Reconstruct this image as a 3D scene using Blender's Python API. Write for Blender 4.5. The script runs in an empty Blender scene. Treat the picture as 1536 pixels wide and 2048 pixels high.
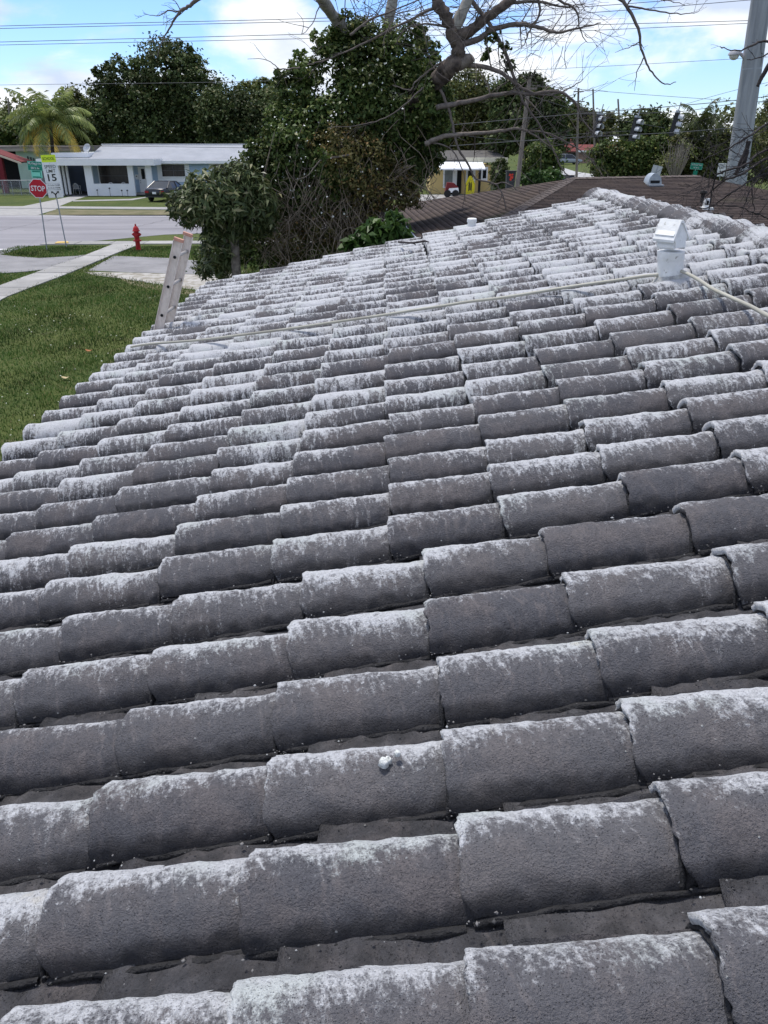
import bpy, math, random
import numpy as np
from mathutils import Matrix, Vector
random.seed(7)
rng = np.random.default_rng(7)
R = math.radians

# ------------------------------------------------------------------ camera, light, exposure
scene = bpy.context.scene
COL = scene.collection
EYE = 4.5                                        # camera height above the street
PITCH = 25.9
cam_data = bpy.data.cameras.new('camera')
cam = bpy.data.objects.new('camera', cam_data)
COL.objects.link(cam)
cam_data.sensor_fit = 'VERTICAL'
cam_data.angle = 2 * math.atan(1024 / 1538)
cam_data.clip_start = 0.05
cam_data.clip_end = 3000
cam.location = (0, 0, EYE)
cam.rotation_euler = (R(90 - PITCH), 0, 0)
scene.camera = cam

SUN_DIR = Vector((-0.20, 0.26, 0.90)).normalized()      # towards the sun
sun_el = math.asin(SUN_DIR.z)
sun_az = math.atan2(SUN_DIR.x, SUN_DIR.y)
world = bpy.data.worlds.new('World')
scene.world = world
world.use_nodes = True
nt = world.node_tree
nt.nodes.clear()
N, L = nt.nodes, nt.links
wo = N.new('ShaderNodeOutputWorld')
bg = N.new('ShaderNodeBackground')
bg.inputs['Strength'].default_value = 0.11
sky = N.new('ShaderNodeTexSky')
sky.sky_type = 'NISHITA'
sky.sun_disc = False
sky.sun_elevation = sun_el
sky.sun_rotation = sun_az
sky.air_density = 1.0
sky.dust_density = 0.15
sky.ozone_density = 2.5
tc = N.new('ShaderNodeTexCoord')
mp = N.new('ShaderNodeMapping')
mp.inputs['Scale'].default_value = (3.4, 3.4, 8.5)
mp.inputs['Location'].default_value = (1.7, 0.4, 0.35)
nz = N.new('ShaderNodeTexNoise')
nz.inputs['Scale'].default_value = 1.5
nz.inputs['Detail'].default_value = 7
nz.inputs['Roughness'].default_value = 0.52
nz.inputs['Distortion'].default_value = 0.25
rp = N.new('ShaderNodeValToRGB')
rp.color_ramp.elements[0].position = 0.40
rp.color_ramp.elements[1].position = 0.55
rp.color_ramp.interpolation = 'EASE'
nz2 = N.new('ShaderNodeTexNoise')
nz2.inputs['Scale'].default_value = 2.6
nz2.inputs['Detail'].default_value = 5
cr2 = N.new('ShaderNodeValToRGB')
cr2.color_ramp.elements[0].position = 0.35
cr2.color_ramp.elements[0].color = (4.5, 5.2, 6.6, 1)
cr2.color_ramp.elements[1].position = 0.58
cr2.color_ramp.elements[1].color = (7.3, 7.5, 7.8, 1)
mixw = N.new('ShaderNodeMix')
mixw.data_type = 'RGBA'
tint = N.new('ShaderNodeMix')
tint.data_type = 'RGBA'
tint.blend_type = 'MULTIPLY'
tint.inputs['Factor'].default_value = 1.0
tint.inputs[7].default_value = (0.72, 0.90, 1.28, 1)
L.new(tc.outputs['Generated'], mp.inputs['Vector'])
L.new(mp.outputs['Vector'], nz.inputs['Vector'])
L.new(mp.outputs['Vector'], nz2.inputs['Vector'])
L.new(nz.outputs['Fac'], rp.inputs['Fac'])
L.new(nz2.outputs['Fac'], cr2.inputs['Fac'])
L.new(sky.outputs['Color'], tint.inputs[6])
L.new(rp.outputs['Color'], mixw.inputs['Factor'])
L.new(tint.outputs[2], mixw.inputs[6])
L.new(cr2.outputs['Color'], mixw.inputs[7])
L.new(mixw.outputs[2], bg.inputs['Color'])
L.new(bg.outputs[0], wo.inputs['Surface'])

sun_data = bpy.data.lights.new('sun', 'SUN')
sun_data.energy = 3.0
sun_data.angle = R(7)
sun_data.color = (1.0, 0.95, 0.88)
sun = bpy.data.objects.new('sun', sun_data)
COL.objects.link(sun)
sun.location = (30, -10, 60)
sun.rotation_euler = SUN_DIR.to_track_quat('Z', 'Y').to_euler()

vs = scene.view_settings
vs.view_transform = 'Standard'
vs.look = 'None'
vs.gamma = 1.0
vs.use_curve_mapping = False
vs.exposure = 0.48
scene.cycles.max_bounces = 6
scene.cycles.diffuse_bounces = 3
scene.cycles.transparent_max_bounces = 6

# ------------------------------------------------------------------ surveying: sight lines to points in the place
F = 1538.0
CP, SP = math.cos(R(PITCH)), math.sin(R(PITCH))
def ray(x, y):
    u = (x - 768) / F
    v = -(y - 1024) / F
    return u, CP + v * SP, -SP + v * CP
def G(x, y, z=0.0):                               # where a sight line meets the level z
    d = ray(x, y); t = (z - EYE) / d[2]
    return Vector((t * d[0], t * d[1], z))
def P(x, y, Y):                                   # where a sight line reaches the distance Y
    d = ray(x, y); t = Y / d[1]
    return Vector((t * d[0], Y, EYE + t * d[2]))
def ppm(x, y, Y):                                 # pixels per metre there
    return F * ray(x, y)[1] / Y
MSL, HC = 0.237, 1.2                              # slope of our roof, eye above the crests of its tiles
def roofpt(x, y, up=0.0):
    d = ray(x, y); t = (-HC + up) / (d[2] - MSL * d[0])
    return Vector((t * d[0], t * d[1], EYE + t * d[2]))

# ------------------------------------------------------------------ helpers
def setp(o, label=None, cat=None, group=None, kind=None):
    if label: o['label'] = label
    if cat: o['category'] = cat
    if group: o['group'] = group
    if kind: o['kind'] = kind
    return o
def thing(name, label, cat, loc=(0, 0, 0), group=None):
    o = bpy.data.objects.new(name, None)
    o.empty_display_size = 0.3
    COL.objects.link(o)
    o.location = loc
    return setp(o, label, cat, group)
def wloc(o):
    v = Vector((0, 0, 0))
    while o is not None:
        v += o.location
        o = o.parent
    return v
class MB:
    def __init__(s):
        s.v, s.f = [], []
    def add(s, vs, fs):
        n = len(s.v)
        s.v += [tuple(v) for v in vs]
        s.f += [tuple(i + n for i in f) for f in fs]
        return s
    def box(s, c, size, M=None):
        hx, hy, hz = size[0] / 2, size[1] / 2, size[2] / 2
        vs = [Vector((sx * hx, sy * hy, sz * hz)) for sz in (-1, 1) for sy in (-1, 1) for sx in (-1, 1)]
        vs = [(M @ v if M else v) + Vector(c) for v in vs]
        return s.add(vs, [(0, 2, 3, 1), (4, 5, 7, 6), (0, 1, 5, 4), (2, 6, 7, 3), (0, 4, 6, 2), (1, 3, 7, 5)])
    def span(s, x0, x1, y0, y1, z0, z1):
        return s.box(((x0 + x1) / 2, (y0 + y1) / 2, (z0 + z1) / 2), (abs(x1 - x0), abs(y1 - y0), abs(z1 - z0)))
    def tube(s, pts, rad, n=8, caps=True):
        pts = [Vector(p) for p in pts]
        if not hasattr(rad, '__len__'): rad = [rad] * len(pts)
        rings = []
        ref = None
        for i, p in enumerate(pts):
            t = (pts[min(i + 1, len(pts) - 1)] - pts[max(i - 1, 0)])
            if t.length < 1e-9: t = Vector((0, 0, 1))
            t.normalize()
            if ref is None:
                ref = t.orthogonal().normalized()
            ref = (ref - t * ref.dot(t))
            if ref.length < 1e-6: ref = t.orthogonal()
            ref.normalize()
            b = t.cross(ref)
            rings.append([p + (ref * math.cos(2 * math.pi * k / n) + b * math.sin(2 * math.pi * k / n)) * rad[i] for k in range(n)])
        vs = [v for r in rings for v in r]
        fs = []
        for i in range(len(rings) - 1):
            for k in range(n):
                a, b_ = i * n + k, i * n + (k + 1) % n
                fs.append((a, b_, b_ + n, a + n))
        if caps:
            fs.append(tuple(range(n - 1, -1, -1)))
            m = (len(rings) - 1) * n
            fs.append(tuple(range(m, m + n)))
        return s.add(vs, fs)
    def lathe(s, prof, c=(0, 0, 0), n=16, axis=None):
        # prof: (radius, z) pairs
        vs, fs = [], []
        for r, z in prof:
            for k in range(n):
                a = 2 * math.pi * k / n
                v = Vector((r * math.cos(a), r * math.sin(a), z))
                vs.append((axis @ v if axis else v) + Vector(c))
        for i in range(len(prof) - 1):
            for k in range(n):
                a, b = i * n + k, i * n + (k + 1) % n
                fs.append((a, b, b + n, a + n))
        fs.append(tuple(range(n - 1, -1, -1)))
        m = (len(prof) - 1) * n
        fs.append(tuple(range(m, m + n)))
        return s.add(vs, fs)
    def prism(s, poly, d):
        # polygon of 3D points pushed along d
        n = len(poly)
        vs = [Vector(p) for p in poly] + [Vector(p) + Vector(d) for p in poly]
        fs = [tuple(range(n - 1, -1, -1)), tuple(range(n, 2 * n))]
        fs += [(i, (i + 1) % n, n + (i + 1) % n, n + i) for i in range(n)]
        return s.add(vs, fs)
    def xf(s, M):
        s.v = [tuple(M @ Vector(v)) for v in s.v]
        return s
    def build(s, name, mat, parent=None, smooth=False, origin=None, kind=None, label=None):
        off = wloc(parent) if parent else (Vector(origin) if origin is not None else Vector((0, 0, 0)))
        me = bpy.data.meshes.new(name)
        me.from_pydata([(v[0] - off.x, v[1] - off.y, v[2] - off.z) for v in s.v], [], s.f)
        me.update()
        if smooth: me.shade_smooth()
        o = bpy.data.objects.new(name, me)
        COL.objects.link(o)
        if parent: o.parent = parent
        else: o.location = off
        me.materials.append(mat)
        if kind: o['kind'] = kind
        if label: o['label'] = label
        import bmesh
        bm = bmesh.new(); bm.from_mesh(me)
        bmesh.ops.recalc_face_normals(bm, faces=bm.faces)
        bm.to_mesh(me); bm.free()
        if smooth == 'angle':
            me.shade_smooth()
            me.set_sharp_from_angle(angle=R(38))
        return o
def npmesh(name, V, Fq, mat, parent=None, smooth=False, kind=None, uv=None, attr=None, link=True):
    """fast mesh from arrays: Fq is (n,3) or (n,4)"""
    V = np.asarray(V, dtype=np.float32)
    Fq = np.asarray(Fq, dtype=np.int32)
    if parent is not None:
        w = wloc(parent)
        V = V - np.array((w.x, w.y, w.z), dtype=np.float32)
    k = Fq.shape[1]
    me = bpy.data.meshes.new(name)
    me.vertices.add(len(V)); me.vertices.foreach_set('co', V.ravel())
    me.loops.add(Fq.size); me.loops.foreach_set('vertex_index', Fq.ravel())
    me.polygons.add(len(Fq))
    me.polygons.foreach_set('loop_start', np.arange(0, Fq.size, k, dtype=np.int32))
    me.polygons.foreach_set('loop_total', np.full(len(Fq), k, dtype=np.int32))
    if uv is not None:
        l = me.uv_layers.new(name='UVMap')
        l.data.foreach_set('uv', np.asarray(uv, dtype=np.float32)[Fq.ravel()].ravel())
    if attr is not None:
        for an, av in attr.items():
            a = me.attributes.new(an, 'FLOAT', 'POINT')
            a.data.foreach_set('value', np.asarray(av, dtype=np.float32))
    me.update(calc_edges=True)
    if smooth: me.shade_smooth()
    if mat: me.materials.append(mat)
    if not link: return me
    o = bpy.data.objects.new(name, me)
    COL.objects.link(o)
    if parent is not None: o.parent = parent
    if kind: o['kind'] = kind
    return o

# ------------------------------------------------------------------ materials
MATS = {}
def new_mat(name):
    m = bpy.data.materials.new(name)
    m.use_nodes = True
    n = m.node_tree
    n.nodes.clear()
    out = n.nodes.new('ShaderNodeOutputMaterial')
    b = n.nodes.new('ShaderNodeBsdfPrincipled')
    n.links.new(b.outputs[0], out.inputs[0])
    return m, n, b, out
def mat(name, c1, c2=None, scale=4.0, rough=0.8, bump=0.0, bscale=40.0, metal=0.0, spec=0.3, detail=6, lo=0.35, hi=0.65, stretch=None, speck=None):
    """two colours broken up by noise in the object's own space, with fine relief"""
    if name in MATS: return MATS[name]
    m, n, b, out = new_mat(name)
    b.inputs['Roughness'].default_value = rough
    b.inputs['Metallic'].default_value = metal
    b.inputs['Specular IOR Level'].default_value = spec
    if c2 is None: c2 = tuple(c * 0.86 for c in c1)
    t = n.nodes.new('ShaderNodeTexCoord')
    src = t.outputs['Object']
    if stretch:
        mm = n.nodes.new('ShaderNodeMapping')
        mm.inputs['Scale'].default_value = stretch
        n.links.new(src, mm.inputs['Vector']); src = mm.outputs['Vector']
    z = n.nodes.new('ShaderNodeTexNoise')
    z.inputs['Scale'].default_value = scale
    z.inputs['Detail'].default_value = detail
    z.inputs['Roughness'].default_value = 0.62
    n.links.new(src, z.inputs['Vector'])
    r = n.nodes.new('ShaderNodeValToRGB')
    r.color_ramp.elements[0].position = lo
    r.color_ramp.elements[0].color = (*c2, 1)
    r.color_ramp.elements[1].position = hi
    r.color_ramp.elements[1].color = (*c1, 1)
    n.links.new(z.outputs['Fac'], r.inputs['Fac'])
    colour = r.outputs['Color']
    if speck:
        s = n.nodes.new('ShaderNodeTexNoise')
        s.inputs['Scale'].default_value = speck[1]
        s.inputs['Detail'].default_value = 3
        n.links.new(src, s.inputs['Vector'])
        r2 = n.nodes.new('ShaderNodeValToRGB')
        r2.color_ramp.elements[0].position = speck[2]
        r2.color_ramp.elements[0].color = (0, 0, 0, 1)
        r2.color_ramp.elements[1].position = speck[2] + 0.08
        n.links.new(s.outputs['Fac'], r2.inputs['Fac'])
        mx = n.nodes.new('ShaderNodeMix'); mx.data_type = 'RGBA'
        n.links.new(r2.outputs['Color'], mx.inputs['Factor'])
        n.links.new(colour, mx.inputs[6])
        mx.inputs[7].default_value = (*speck[0], 1)
        colour = mx.outputs[2]
    n.links.new(colour, b.inputs['Base Color'])
    if bump:
        z2 = n.nodes.new('ShaderNodeTexNoise')
        z2.inputs['Scale'].default_value = bscale
        z2.inputs['Detail'].default_value = 5
        n.links.new(src, z2.inputs['Vector'])
        bp = n.nodes.new('ShaderNodeBump')
        bp.inputs['Strength'].default_value = bump
        bp.inputs['Distance'].default_value = 0.02
        n.links.new(z2.outputs['Fac'], bp.inputs['Height'])
        n.links.new(bp.outputs[0], b.inputs['Normal'])
    MATS[name] = m
    return m
def leaf_mat(name, c1, c2, c3=None, trans=0.25, rough=0.55, p3=0.93, spec=0.18, patch=0.9):
    if name in MATS: return MATS[name]
    m, n, b, out = new_mat(name)
    g = n.nodes.new('ShaderNodeNewGeometry')
    r = n.nodes.new('ShaderNodeValToRGB')
    r.color_ramp.elements[0].color = (*c1, 1)
    r.color_ramp.elements[1].position = 0.86
    r.color_ramp.elements[1].color = (*c2, 1)
    if c3:
        e = r.color_ramp.elements.new(p3); e.color = (*c3, 1)
    n.links.new(g.outputs['Random Per Island'], r.inputs['Fac'])
    zn = n.nodes.new('ShaderNodeTexNoise'); zn.inputs['Scale'].default_value = patch; zn.inputs['Detail'].default_value = 4
    n.links.new(g.outputs['Position'], zn.inputs['Vector'])
    mr = n.nodes.new('ShaderNodeMapRange')
    mr.inputs['From Min'].default_value = 0.32; mr.inputs['From Max'].default_value = 0.68
    mr.inputs['To Min'].default_value = 0.62; mr.inputs['To Max'].default_value = 1.55
    n.links.new(zn.outputs['Fac'], mr.inputs['Value'])
    ml = n.nodes.new('ShaderNodeMix'); ml.data_type = 'RGBA'; ml.blend_type = 'MULTIPLY'; ml.inputs['Factor'].default_value = 1.0
    n.links.new(r.outputs['Color'], ml.inputs[6]); n.links.new(mr.outputs['Result'], ml.inputs[7])
    n.links.new(ml.outputs[2], b.inputs['Base Color'])
    b.inputs['Roughness'].default_value = rough
    b.inputs['Specular IOR Level'].default_value = spec
    tr = n.nodes.new('ShaderNodeBsdfTranslucent')
    n.links.new(ml.outputs[2], tr.inputs['Color'])
    mx = n.nodes.new('ShaderNodeMixShader')
    mx.inputs[0].default_value = trans
    n.links.new(b.outputs[0], mx.inputs[1])
    n.links.new(tr.outputs[0], mx.inputs[2])
    n.links.new(mx.outputs[0], out.inputs[0])
    MATS[name] = m
    return m

class NG:
    """little helper for longer node chains"""
    def __init__(s, m): s.t = m.node_tree
    def node(s, typ, **kw):
        n = s.t.nodes.new(typ)
        for k, v in kw.items(): setattr(n, k, v)
        return n
    def plug(s, sock, v):
        if hasattr(v, 'is_linked') or isinstance(v, bpy.types.NodeSocket): s.t.links.new(v, sock)
        else: sock.default_value = v
    def math(s, op, a, b=0.0, c=None, clamp=False):
        n = s.node('ShaderNodeMath', operation=op, use_clamp=clamp)
        s.plug(n.inputs[0], a); s.plug(n.inputs[1], b)
        if c is not None: s.plug(n.inputs[2], c)
        return n.outputs[0]
    def noise(s, vec, scale, detail=4, rough=0.55):
        n = s.node('ShaderNodeTexNoise')
        n.inputs['Scale'].default_value = scale; n.inputs['Detail'].default_value = detail
        n.inputs['Roughness'].default_value = rough
        s.plug(n.inputs['Vector'], vec)
        return n.outputs['Fac']
    def smooth(s, v, a, b):
        n = s.node('ShaderNodeMapRange', interpolation_type='SMOOTHSTEP')
        s.plug(n.inputs['Value'], v)
        n.inputs['From Min'].default_value = a; n.inputs['From Max'].default_value = b
        return n.outputs['Result']
    def mix(s, f, a, b):
        n = s.node('ShaderNodeMix', data_type='RGBA')
        s.plug(n.inputs['Factor'], f)
        s.plug(n.inputs[6], a if not isinstance(a, tuple) else (*a, 1))
        s.plug(n.inputs[7], b if not isinstance(b, tuple) else (*b, 1))
        return n.outputs[2]
    def vec(s, x, y, z):
        n = s.node('ShaderNodeCombineXYZ')
        s.plug(n.inputs[0], x); s.plug(n.inputs[1], y); s.plug(n.inputs[2], z)
        return n.outputs[0]

def tile_material(name, base_shift, dull=0.0):
    """old white-washed cement: paint and lichen left on the crests, dark mould streaking down one flank"""
    m, n, b, out = new_mat(name)
    g = NG(m)
    geo = g.node('ShaderNodeNewGeometry')
    pos = geo.outputs['Position']
    sp = g.node('ShaderNodeSeparateXYZ'); g.plug(sp.inputs[0], pos)
    px, py, pz = sp.outputs
    uvn = g.node('ShaderNodeUVMap', uv_map='UVMap')
    su = g.node('ShaderNodeSeparateXYZ'); g.plug(su.inputs[0], uvn.outputs[0])
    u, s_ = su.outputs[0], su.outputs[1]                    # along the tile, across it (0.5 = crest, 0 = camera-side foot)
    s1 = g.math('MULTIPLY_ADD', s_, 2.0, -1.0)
    rnd = g.node('ShaderNodeAttribute', attribute_name='rnd').outputs['Fac']
    sx = g.math('MULTIPLY_ADD', s1, 0.022, px)                # runs lean a little down the slope
    wob = g.math('MULTIPLY_ADD', g.math('SUBTRACT', g.noise(pos, 26.0, 2, 0.5), 0.5), 0.035, sx)
    row = g.math('MULTIPLY', py, 1.3)
    st1 = g.noise(g.vec(g.math('MULTIPLY', wob, 58.0), g.math('MULTIPLY', s1, 1.15), row), 1.0, 4, 0.62)
    st2 = g.noise(g.vec(g.math('MULTIPLY', wob, 150.0), g.math('MULTIPLY', s1, 2.4), row), 1.0, 3, 0.6)
    streak = g.math('MULTIPLY_ADD', g.math('SUBTRACT', st2, 0.5), 0.7, st1)
    fine = g.noise(pos, 75.0, 4, 0.7)
    mid = g.noise(pos, 17.0, 4, 0.6)
    low = g.noise(pos, 1.7, 4, 0.6)
    vlow = g.noise(pos, 1.15, 4, 0.62)
    far = g.node('ShaderNodeMapRange'); g.plug(far.inputs['Value'], py)
    far.inputs['From Min'].default_value = 0.9; far.inputs['From Max'].default_value = 5.6
    far.inputs['To Min'].default_value = 0.0; far.inputs['To Max'].default_value = 1.0
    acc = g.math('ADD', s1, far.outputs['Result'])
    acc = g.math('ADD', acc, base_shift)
    acc = g.math('MULTIPLY_ADD', g.math('MULTIPLY', g.math('SUBTRACT', vlow, 0.5), far.outputs['Result']), 3.4, acc)
    acc = g.math('MULTIPLY_ADD', g.math('SUBTRACT', streak, 0.5), g.math('MULTIPLY_ADD', far.outputs['Result'], 1.5, 1.35), acc)
    flake = g.noise(pos, 44.0, 5, 0.75)
    acc = g.math('MULTIPLY_ADD', g.math('SUBTRACT', flake, 0.5), 1.7, acc)
    acc = g.math('MULTIPLY_ADD', g.math('SUBTRACT', mid, 0.5), 0.9, acc)
    acc = g.math('MULTIPLY_ADD', g.math('SUBTRACT', low, 0.5), 3.0, acc)
    acc = g.math('MULTIPLY_ADD', g.math('SUBTRACT', fine, 0.5), 1.6, acc)
    grit = g.noise(pos, 190.0, 3, 0.75)
    acc = g.math('MULTIPLY_ADD', g.math('SUBTRACT', grit, 0.5), 1.2, acc)
    acc = g.math('MULTIPLY_ADD', g.math('SUBTRACT', rnd, 0.5), 0.42, acc)
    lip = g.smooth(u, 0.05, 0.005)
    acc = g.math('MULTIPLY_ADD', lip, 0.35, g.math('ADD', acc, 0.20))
    under_lip = g.smooth(u, 1.4, 1.8)                            # darker under the lips
    acc = g.math('MULTIPLY_ADD', under_lip, -0.55, acc)
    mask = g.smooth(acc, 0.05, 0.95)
    # dark body
    warm = g.smooth(g.noise(pos, 5.5, 4, 0.6), 0.42, 0.66)
    dark = g.mix(warm, (0.104, 0.104, 0.116), (0.142, 0.129, 0.132))
    dark = g.mix(g.smooth(g.noise(pos, 160.0, 3, 0.7), 0.36, 0.62), g.mix(0.5, dark, (0.062, 0.062, 0.070)), dark)
    dark = g.mix(g.math('MULTIPLY', g.smooth(st1, 0.50, 0.68), 0.55), dark, (0.172, 0.155, 0.156))
    rndd = g.math('MULTIPLY', rnd, 0.35)
    dark = g.mix(rndd, dark, (0.172, 0.166, 0.170))
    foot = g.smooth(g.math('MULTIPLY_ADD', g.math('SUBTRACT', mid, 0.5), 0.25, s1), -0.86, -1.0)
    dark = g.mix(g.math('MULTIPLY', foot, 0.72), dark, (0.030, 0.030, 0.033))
    dark = g.mix(g.math('MULTIPLY', under_lip, 0.6), dark, (0.032, 0.033, 0.035))
    # pale remains
    green = g.smooth(g.noise(pos, 3.3, 3, 0.6), 0.52, 0.72)
    pale = g.mix(green, (0.545, 0.555, 0.580), (0.515, 0.55, 0.545))
    ochre = g.smooth(g.noise(pos, 6.1, 4, 0.6), 0.66, 0.76)
    pale = g.mix(g.math('MULTIPLY', ochre, 0.45), pale, (0.50, 0.46, 0.36))
    pale = g.mix(g.smooth(g.noise(pos, 120.0, 3, 0.7), 0.40, 0.60), g.mix(0.28, pale, (0.22, 0.22, 0.235)), pale)
    col = g.mix(mask, dark, pale)
    pv = g.node('ShaderNodeTexVoronoi', feature='F1'); pv.inputs['Scale'].default_value = 300.0
    g.plug(pv.inputs['Vector'], pos)
    psep = g.node('ShaderNodeSeparateColor'); g.plug(psep.inputs[0], pv.outputs['Color'])
    pore = g.math('MULTIPLY', g.math('GREATER_THAN', g.math('MULTIPLY_ADD', g.noise(pos, 7.0, 3, 0.6), 0.5, psep.outputs[1]), 1.08), g.smooth(pv.outputs['Distance'], 0.42, 0.18))
    col = g.mix(g.math('MULTIPLY', pore, 0.5), col, (0.035, 0.035, 0.04))
    fleck = g.math('MULTIPLY', g.smooth(g.noise(pos, 95.0, 4, 0.8), 0.60, 0.68), g.smooth(g.noise(pos, 9.0, 3, 0.6), 0.42, 0.62))
    col = g.mix(g.math('MULTIPLY', fleck, 0.32), col, (0.34, 0.34, 0.37))
    # scattered specks of lichen
    vor = g.node('ShaderNodeTexVoronoi', feature='F1'); vor.inputs['Scale'].default_value = 46.0
    g.plug(vor.inputs['Vector'], pos)
    sep = g.node('ShaderNodeSeparateColor'); g.plug(sep.inputs[0], vor.outputs['Color'])
    some = g.math('GREATER_THAN', sep.outputs[0], 0.94)
    dot = g.math('MULTIPLY', some, g.smooth(g.math('ADD', vor.outputs['Distance'], g.math('MULTIPLY', fine, 0.25)), 0.30, 0.16))
    col = g.mix(g.math('MULTIPLY', dot, 0.7), col, (0.50, 0.52, 0.53))
    if dull: col = g.mix(g.math('MULTIPLY', g.smooth(g.noise(pos, 12.0, 4, 0.7), 0.25, 0.75), 1.25 * (1.0 - dull)), col, (0.024, 0.025, 0.028))
    g.plug(b.inputs['Base Color'], col)
    b.inputs['Roughness'].default_value = 0.93
    b.inputs['Specular IOR Level'].default_value = 0.18
    h = g.math('MULTIPLY_ADD', g.noise(pos, 230.0, 3, 0.7), 0.85, g.math('MULTIPLY', g.noise(pos, 90.0, 3, 0.6), 0.45))
    h = g.math('MULTIPLY_ADD', mask, 0.30, h)
    h = g.math('MULTIPLY_ADD', dot, 0.5, h)
    h = g.math('MULTIPLY_ADD', mid, 0.6, h)
    h = g.math('MULTIPLY_ADD', pore, -0.5, h)
    h = g.math('MULTIPLY_ADD', fleck, 0.5, h)
    bp = g.node('ShaderNodeBump'); bp.inputs['Strength'].default_value = 1.0; bp.inputs['Distance'].default_value = 0.010
    g.plug(bp.inputs['Height'], h)
    g.plug(b.inputs['Normal'], bp.outputs[0])
    return m
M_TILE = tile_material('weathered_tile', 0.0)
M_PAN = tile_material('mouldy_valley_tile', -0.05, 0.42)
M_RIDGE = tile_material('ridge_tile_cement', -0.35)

white_paint = mat('white_paint', (0.78, 0.79, 0.80), (0.70, 0.71, 0.72), 2.0, 0.6, 0.05, 30)
M_WHITE_METAL = mat('painted_white_metal', (0.74, 0.75, 0.75), (0.58, 0.59, 0.58), 9.0, 0.5, 0.15, 60, speck=((0.30, 0.29, 0.26), 30, 0.66))
M_DARK = mat('dark_void', (0.012, 0.012, 0.014), None, 3, 0.9)
M_GALV = mat('galvanised_steel', (0.34, 0.36, 0.39), (0.26, 0.28, 0.31), 8, 0.45, metal=0.6, spec=0.5)
M_BARK = mat('grey_bark', (0.22, 0.19, 0.165), (0.095, 0.078, 0.068), 9, 0.95, 0.6, 35)
M_BARK_PALE = mat('pale_bark', (0.36, 0.345, 0.31), (0.19, 0.18, 0.165), 7, 0.95, 0.5, 30)
M_BARK_DARK = mat('dark_bark', (0.085, 0.066, 0.056), (0.036, 0.029, 0.026), 9, 0.95, 0.5, 35)
M_TWIG = mat('twig_bark', (0.17, 0.145, 0.13), (0.085, 0.07, 0.065), 9, 0.95)
M_TWIG_DARK = mat('dark_twig_bark', (0.05, 0.042, 0.042), (0.025, 0.022, 0.024), 9, 0.95)
M_WIRE = mat('wire_black', (0.10, 0.105, 0.115), None, 3, 0.6)
M_BLACK = mat('black_print', (0.012, 0.012, 0.013), None, 3, 0.5)
M_RUBBER = mat('tyre_rubber', (0.018, 0.018, 0.019), None, 8, 0.85)
M_GLASS = mat('tinted_glass', (0.016, 0.018, 0.021), (0.010, 0.011, 0.013), 2, 0.08, spec=0.6)

# ================================================================== THE GROUND
def grass_material():
    m, n, b, out = new_mat('mown_grass')
    g = NG(m)
    pos = g.node('ShaderNodeNewGeometry').outputs['Position']
    a = g.smooth(g.noise(pos, 0.33, 4, 0.6), 0.35, 0.65)
    c = g.mix(a, (0.020, 0.050, 0.010), (0.068, 0.092, 0.024))
    f = g.smooth(g.noise(pos, 14.0, 5, 0.75), 0.35, 0.62)
    c = g.mix(g.math('MULTIPLY', f, 0.65), c, (0.108, 0.118, 0.042))
    d = g.smooth(g.noise(pos, 1.7, 4, 0.6), 0.56, 0.70)
    c = g.mix(g.math('MULTIPLY', d, 0.5), c, (0.125, 0.108, 0.062))
    g.plug(b.inputs['Base Color'], c)
    b.inputs['Roughness'].default_value = 0.95
    b.inputs['Specular IOR Level'].default_value = 0.1
    bp = g.node('ShaderNodeBump'); bp.inputs['Strength'].default_value = 0.7; bp.inputs['Distance'].default_value = 0.05
    g.plug(bp.inputs['Height'], g.noise(pos, 22.0, 5, 0.75))
    g.plug(b.inputs['Normal'], bp.outputs[0])
    return m
M_GRASS = grass_material()
M_ASPHALT = mat('worn_asphalt', (0.245, 0.238, 0.255), (0.180, 0.175, 0.190), 0.35, 0.9, 0.3, 60, detail=9, stretch=(0.35, 1.6, 1.0))
M_ASPHALT2 = mat('old_drive_asphalt', (0.245, 0.241, 0.247), (0.17, 0.167, 0.172), 0.9, 0.92, 0.4, 70, detail=9)
M_CONC = mat('concrete_paving', (0.335, 0.327, 0.318), (0.25, 0.246, 0.24), 1.3, 0.9, 0.25, 50, detail=8, speck=((0.24, 0.235, 0.225), 3.2, 0.60))
M_GRAVEL = mat('limestone_gravel', (0.40, 0.385, 0.36), (0.22, 0.20, 0.16), 2.2, 0.95, 0.8, 45, detail=10, lo=0.40, hi=0.58)
M_DIRT = mat('dry_verge', (0.17, 0.145, 0.085), (0.085, 0.088, 0.035), 0.9, 0.95, 0.6, 30, detail=9)
M_STOPBAR = mat('road_white', (0.62, 0.62, 0.62), (0.45, 0.45, 0.45), 2, 0.8)
M_YELLOW = mat('kerb_yellow', (0.62, 0.42, 0.10), (0.45, 0.32, 0.12), 3, 0.8)

ground = MB().add([(-500, -60, 0), (500, -60, 0), (500, 900, 0), (-500, 900, 0)], [(0, 1, 2, 3)]).build('ground', M_GRASS, kind='structure')
def sheet(name, pts, z, mt, thick=0.12, kind='structure', parent=None):
    poly = [Vector((p[0], p[1], z)) for p in pts]
    return MB().prism(poly, (0, 0, -thick)).build(name, mt, parent, kind=kind)
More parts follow.
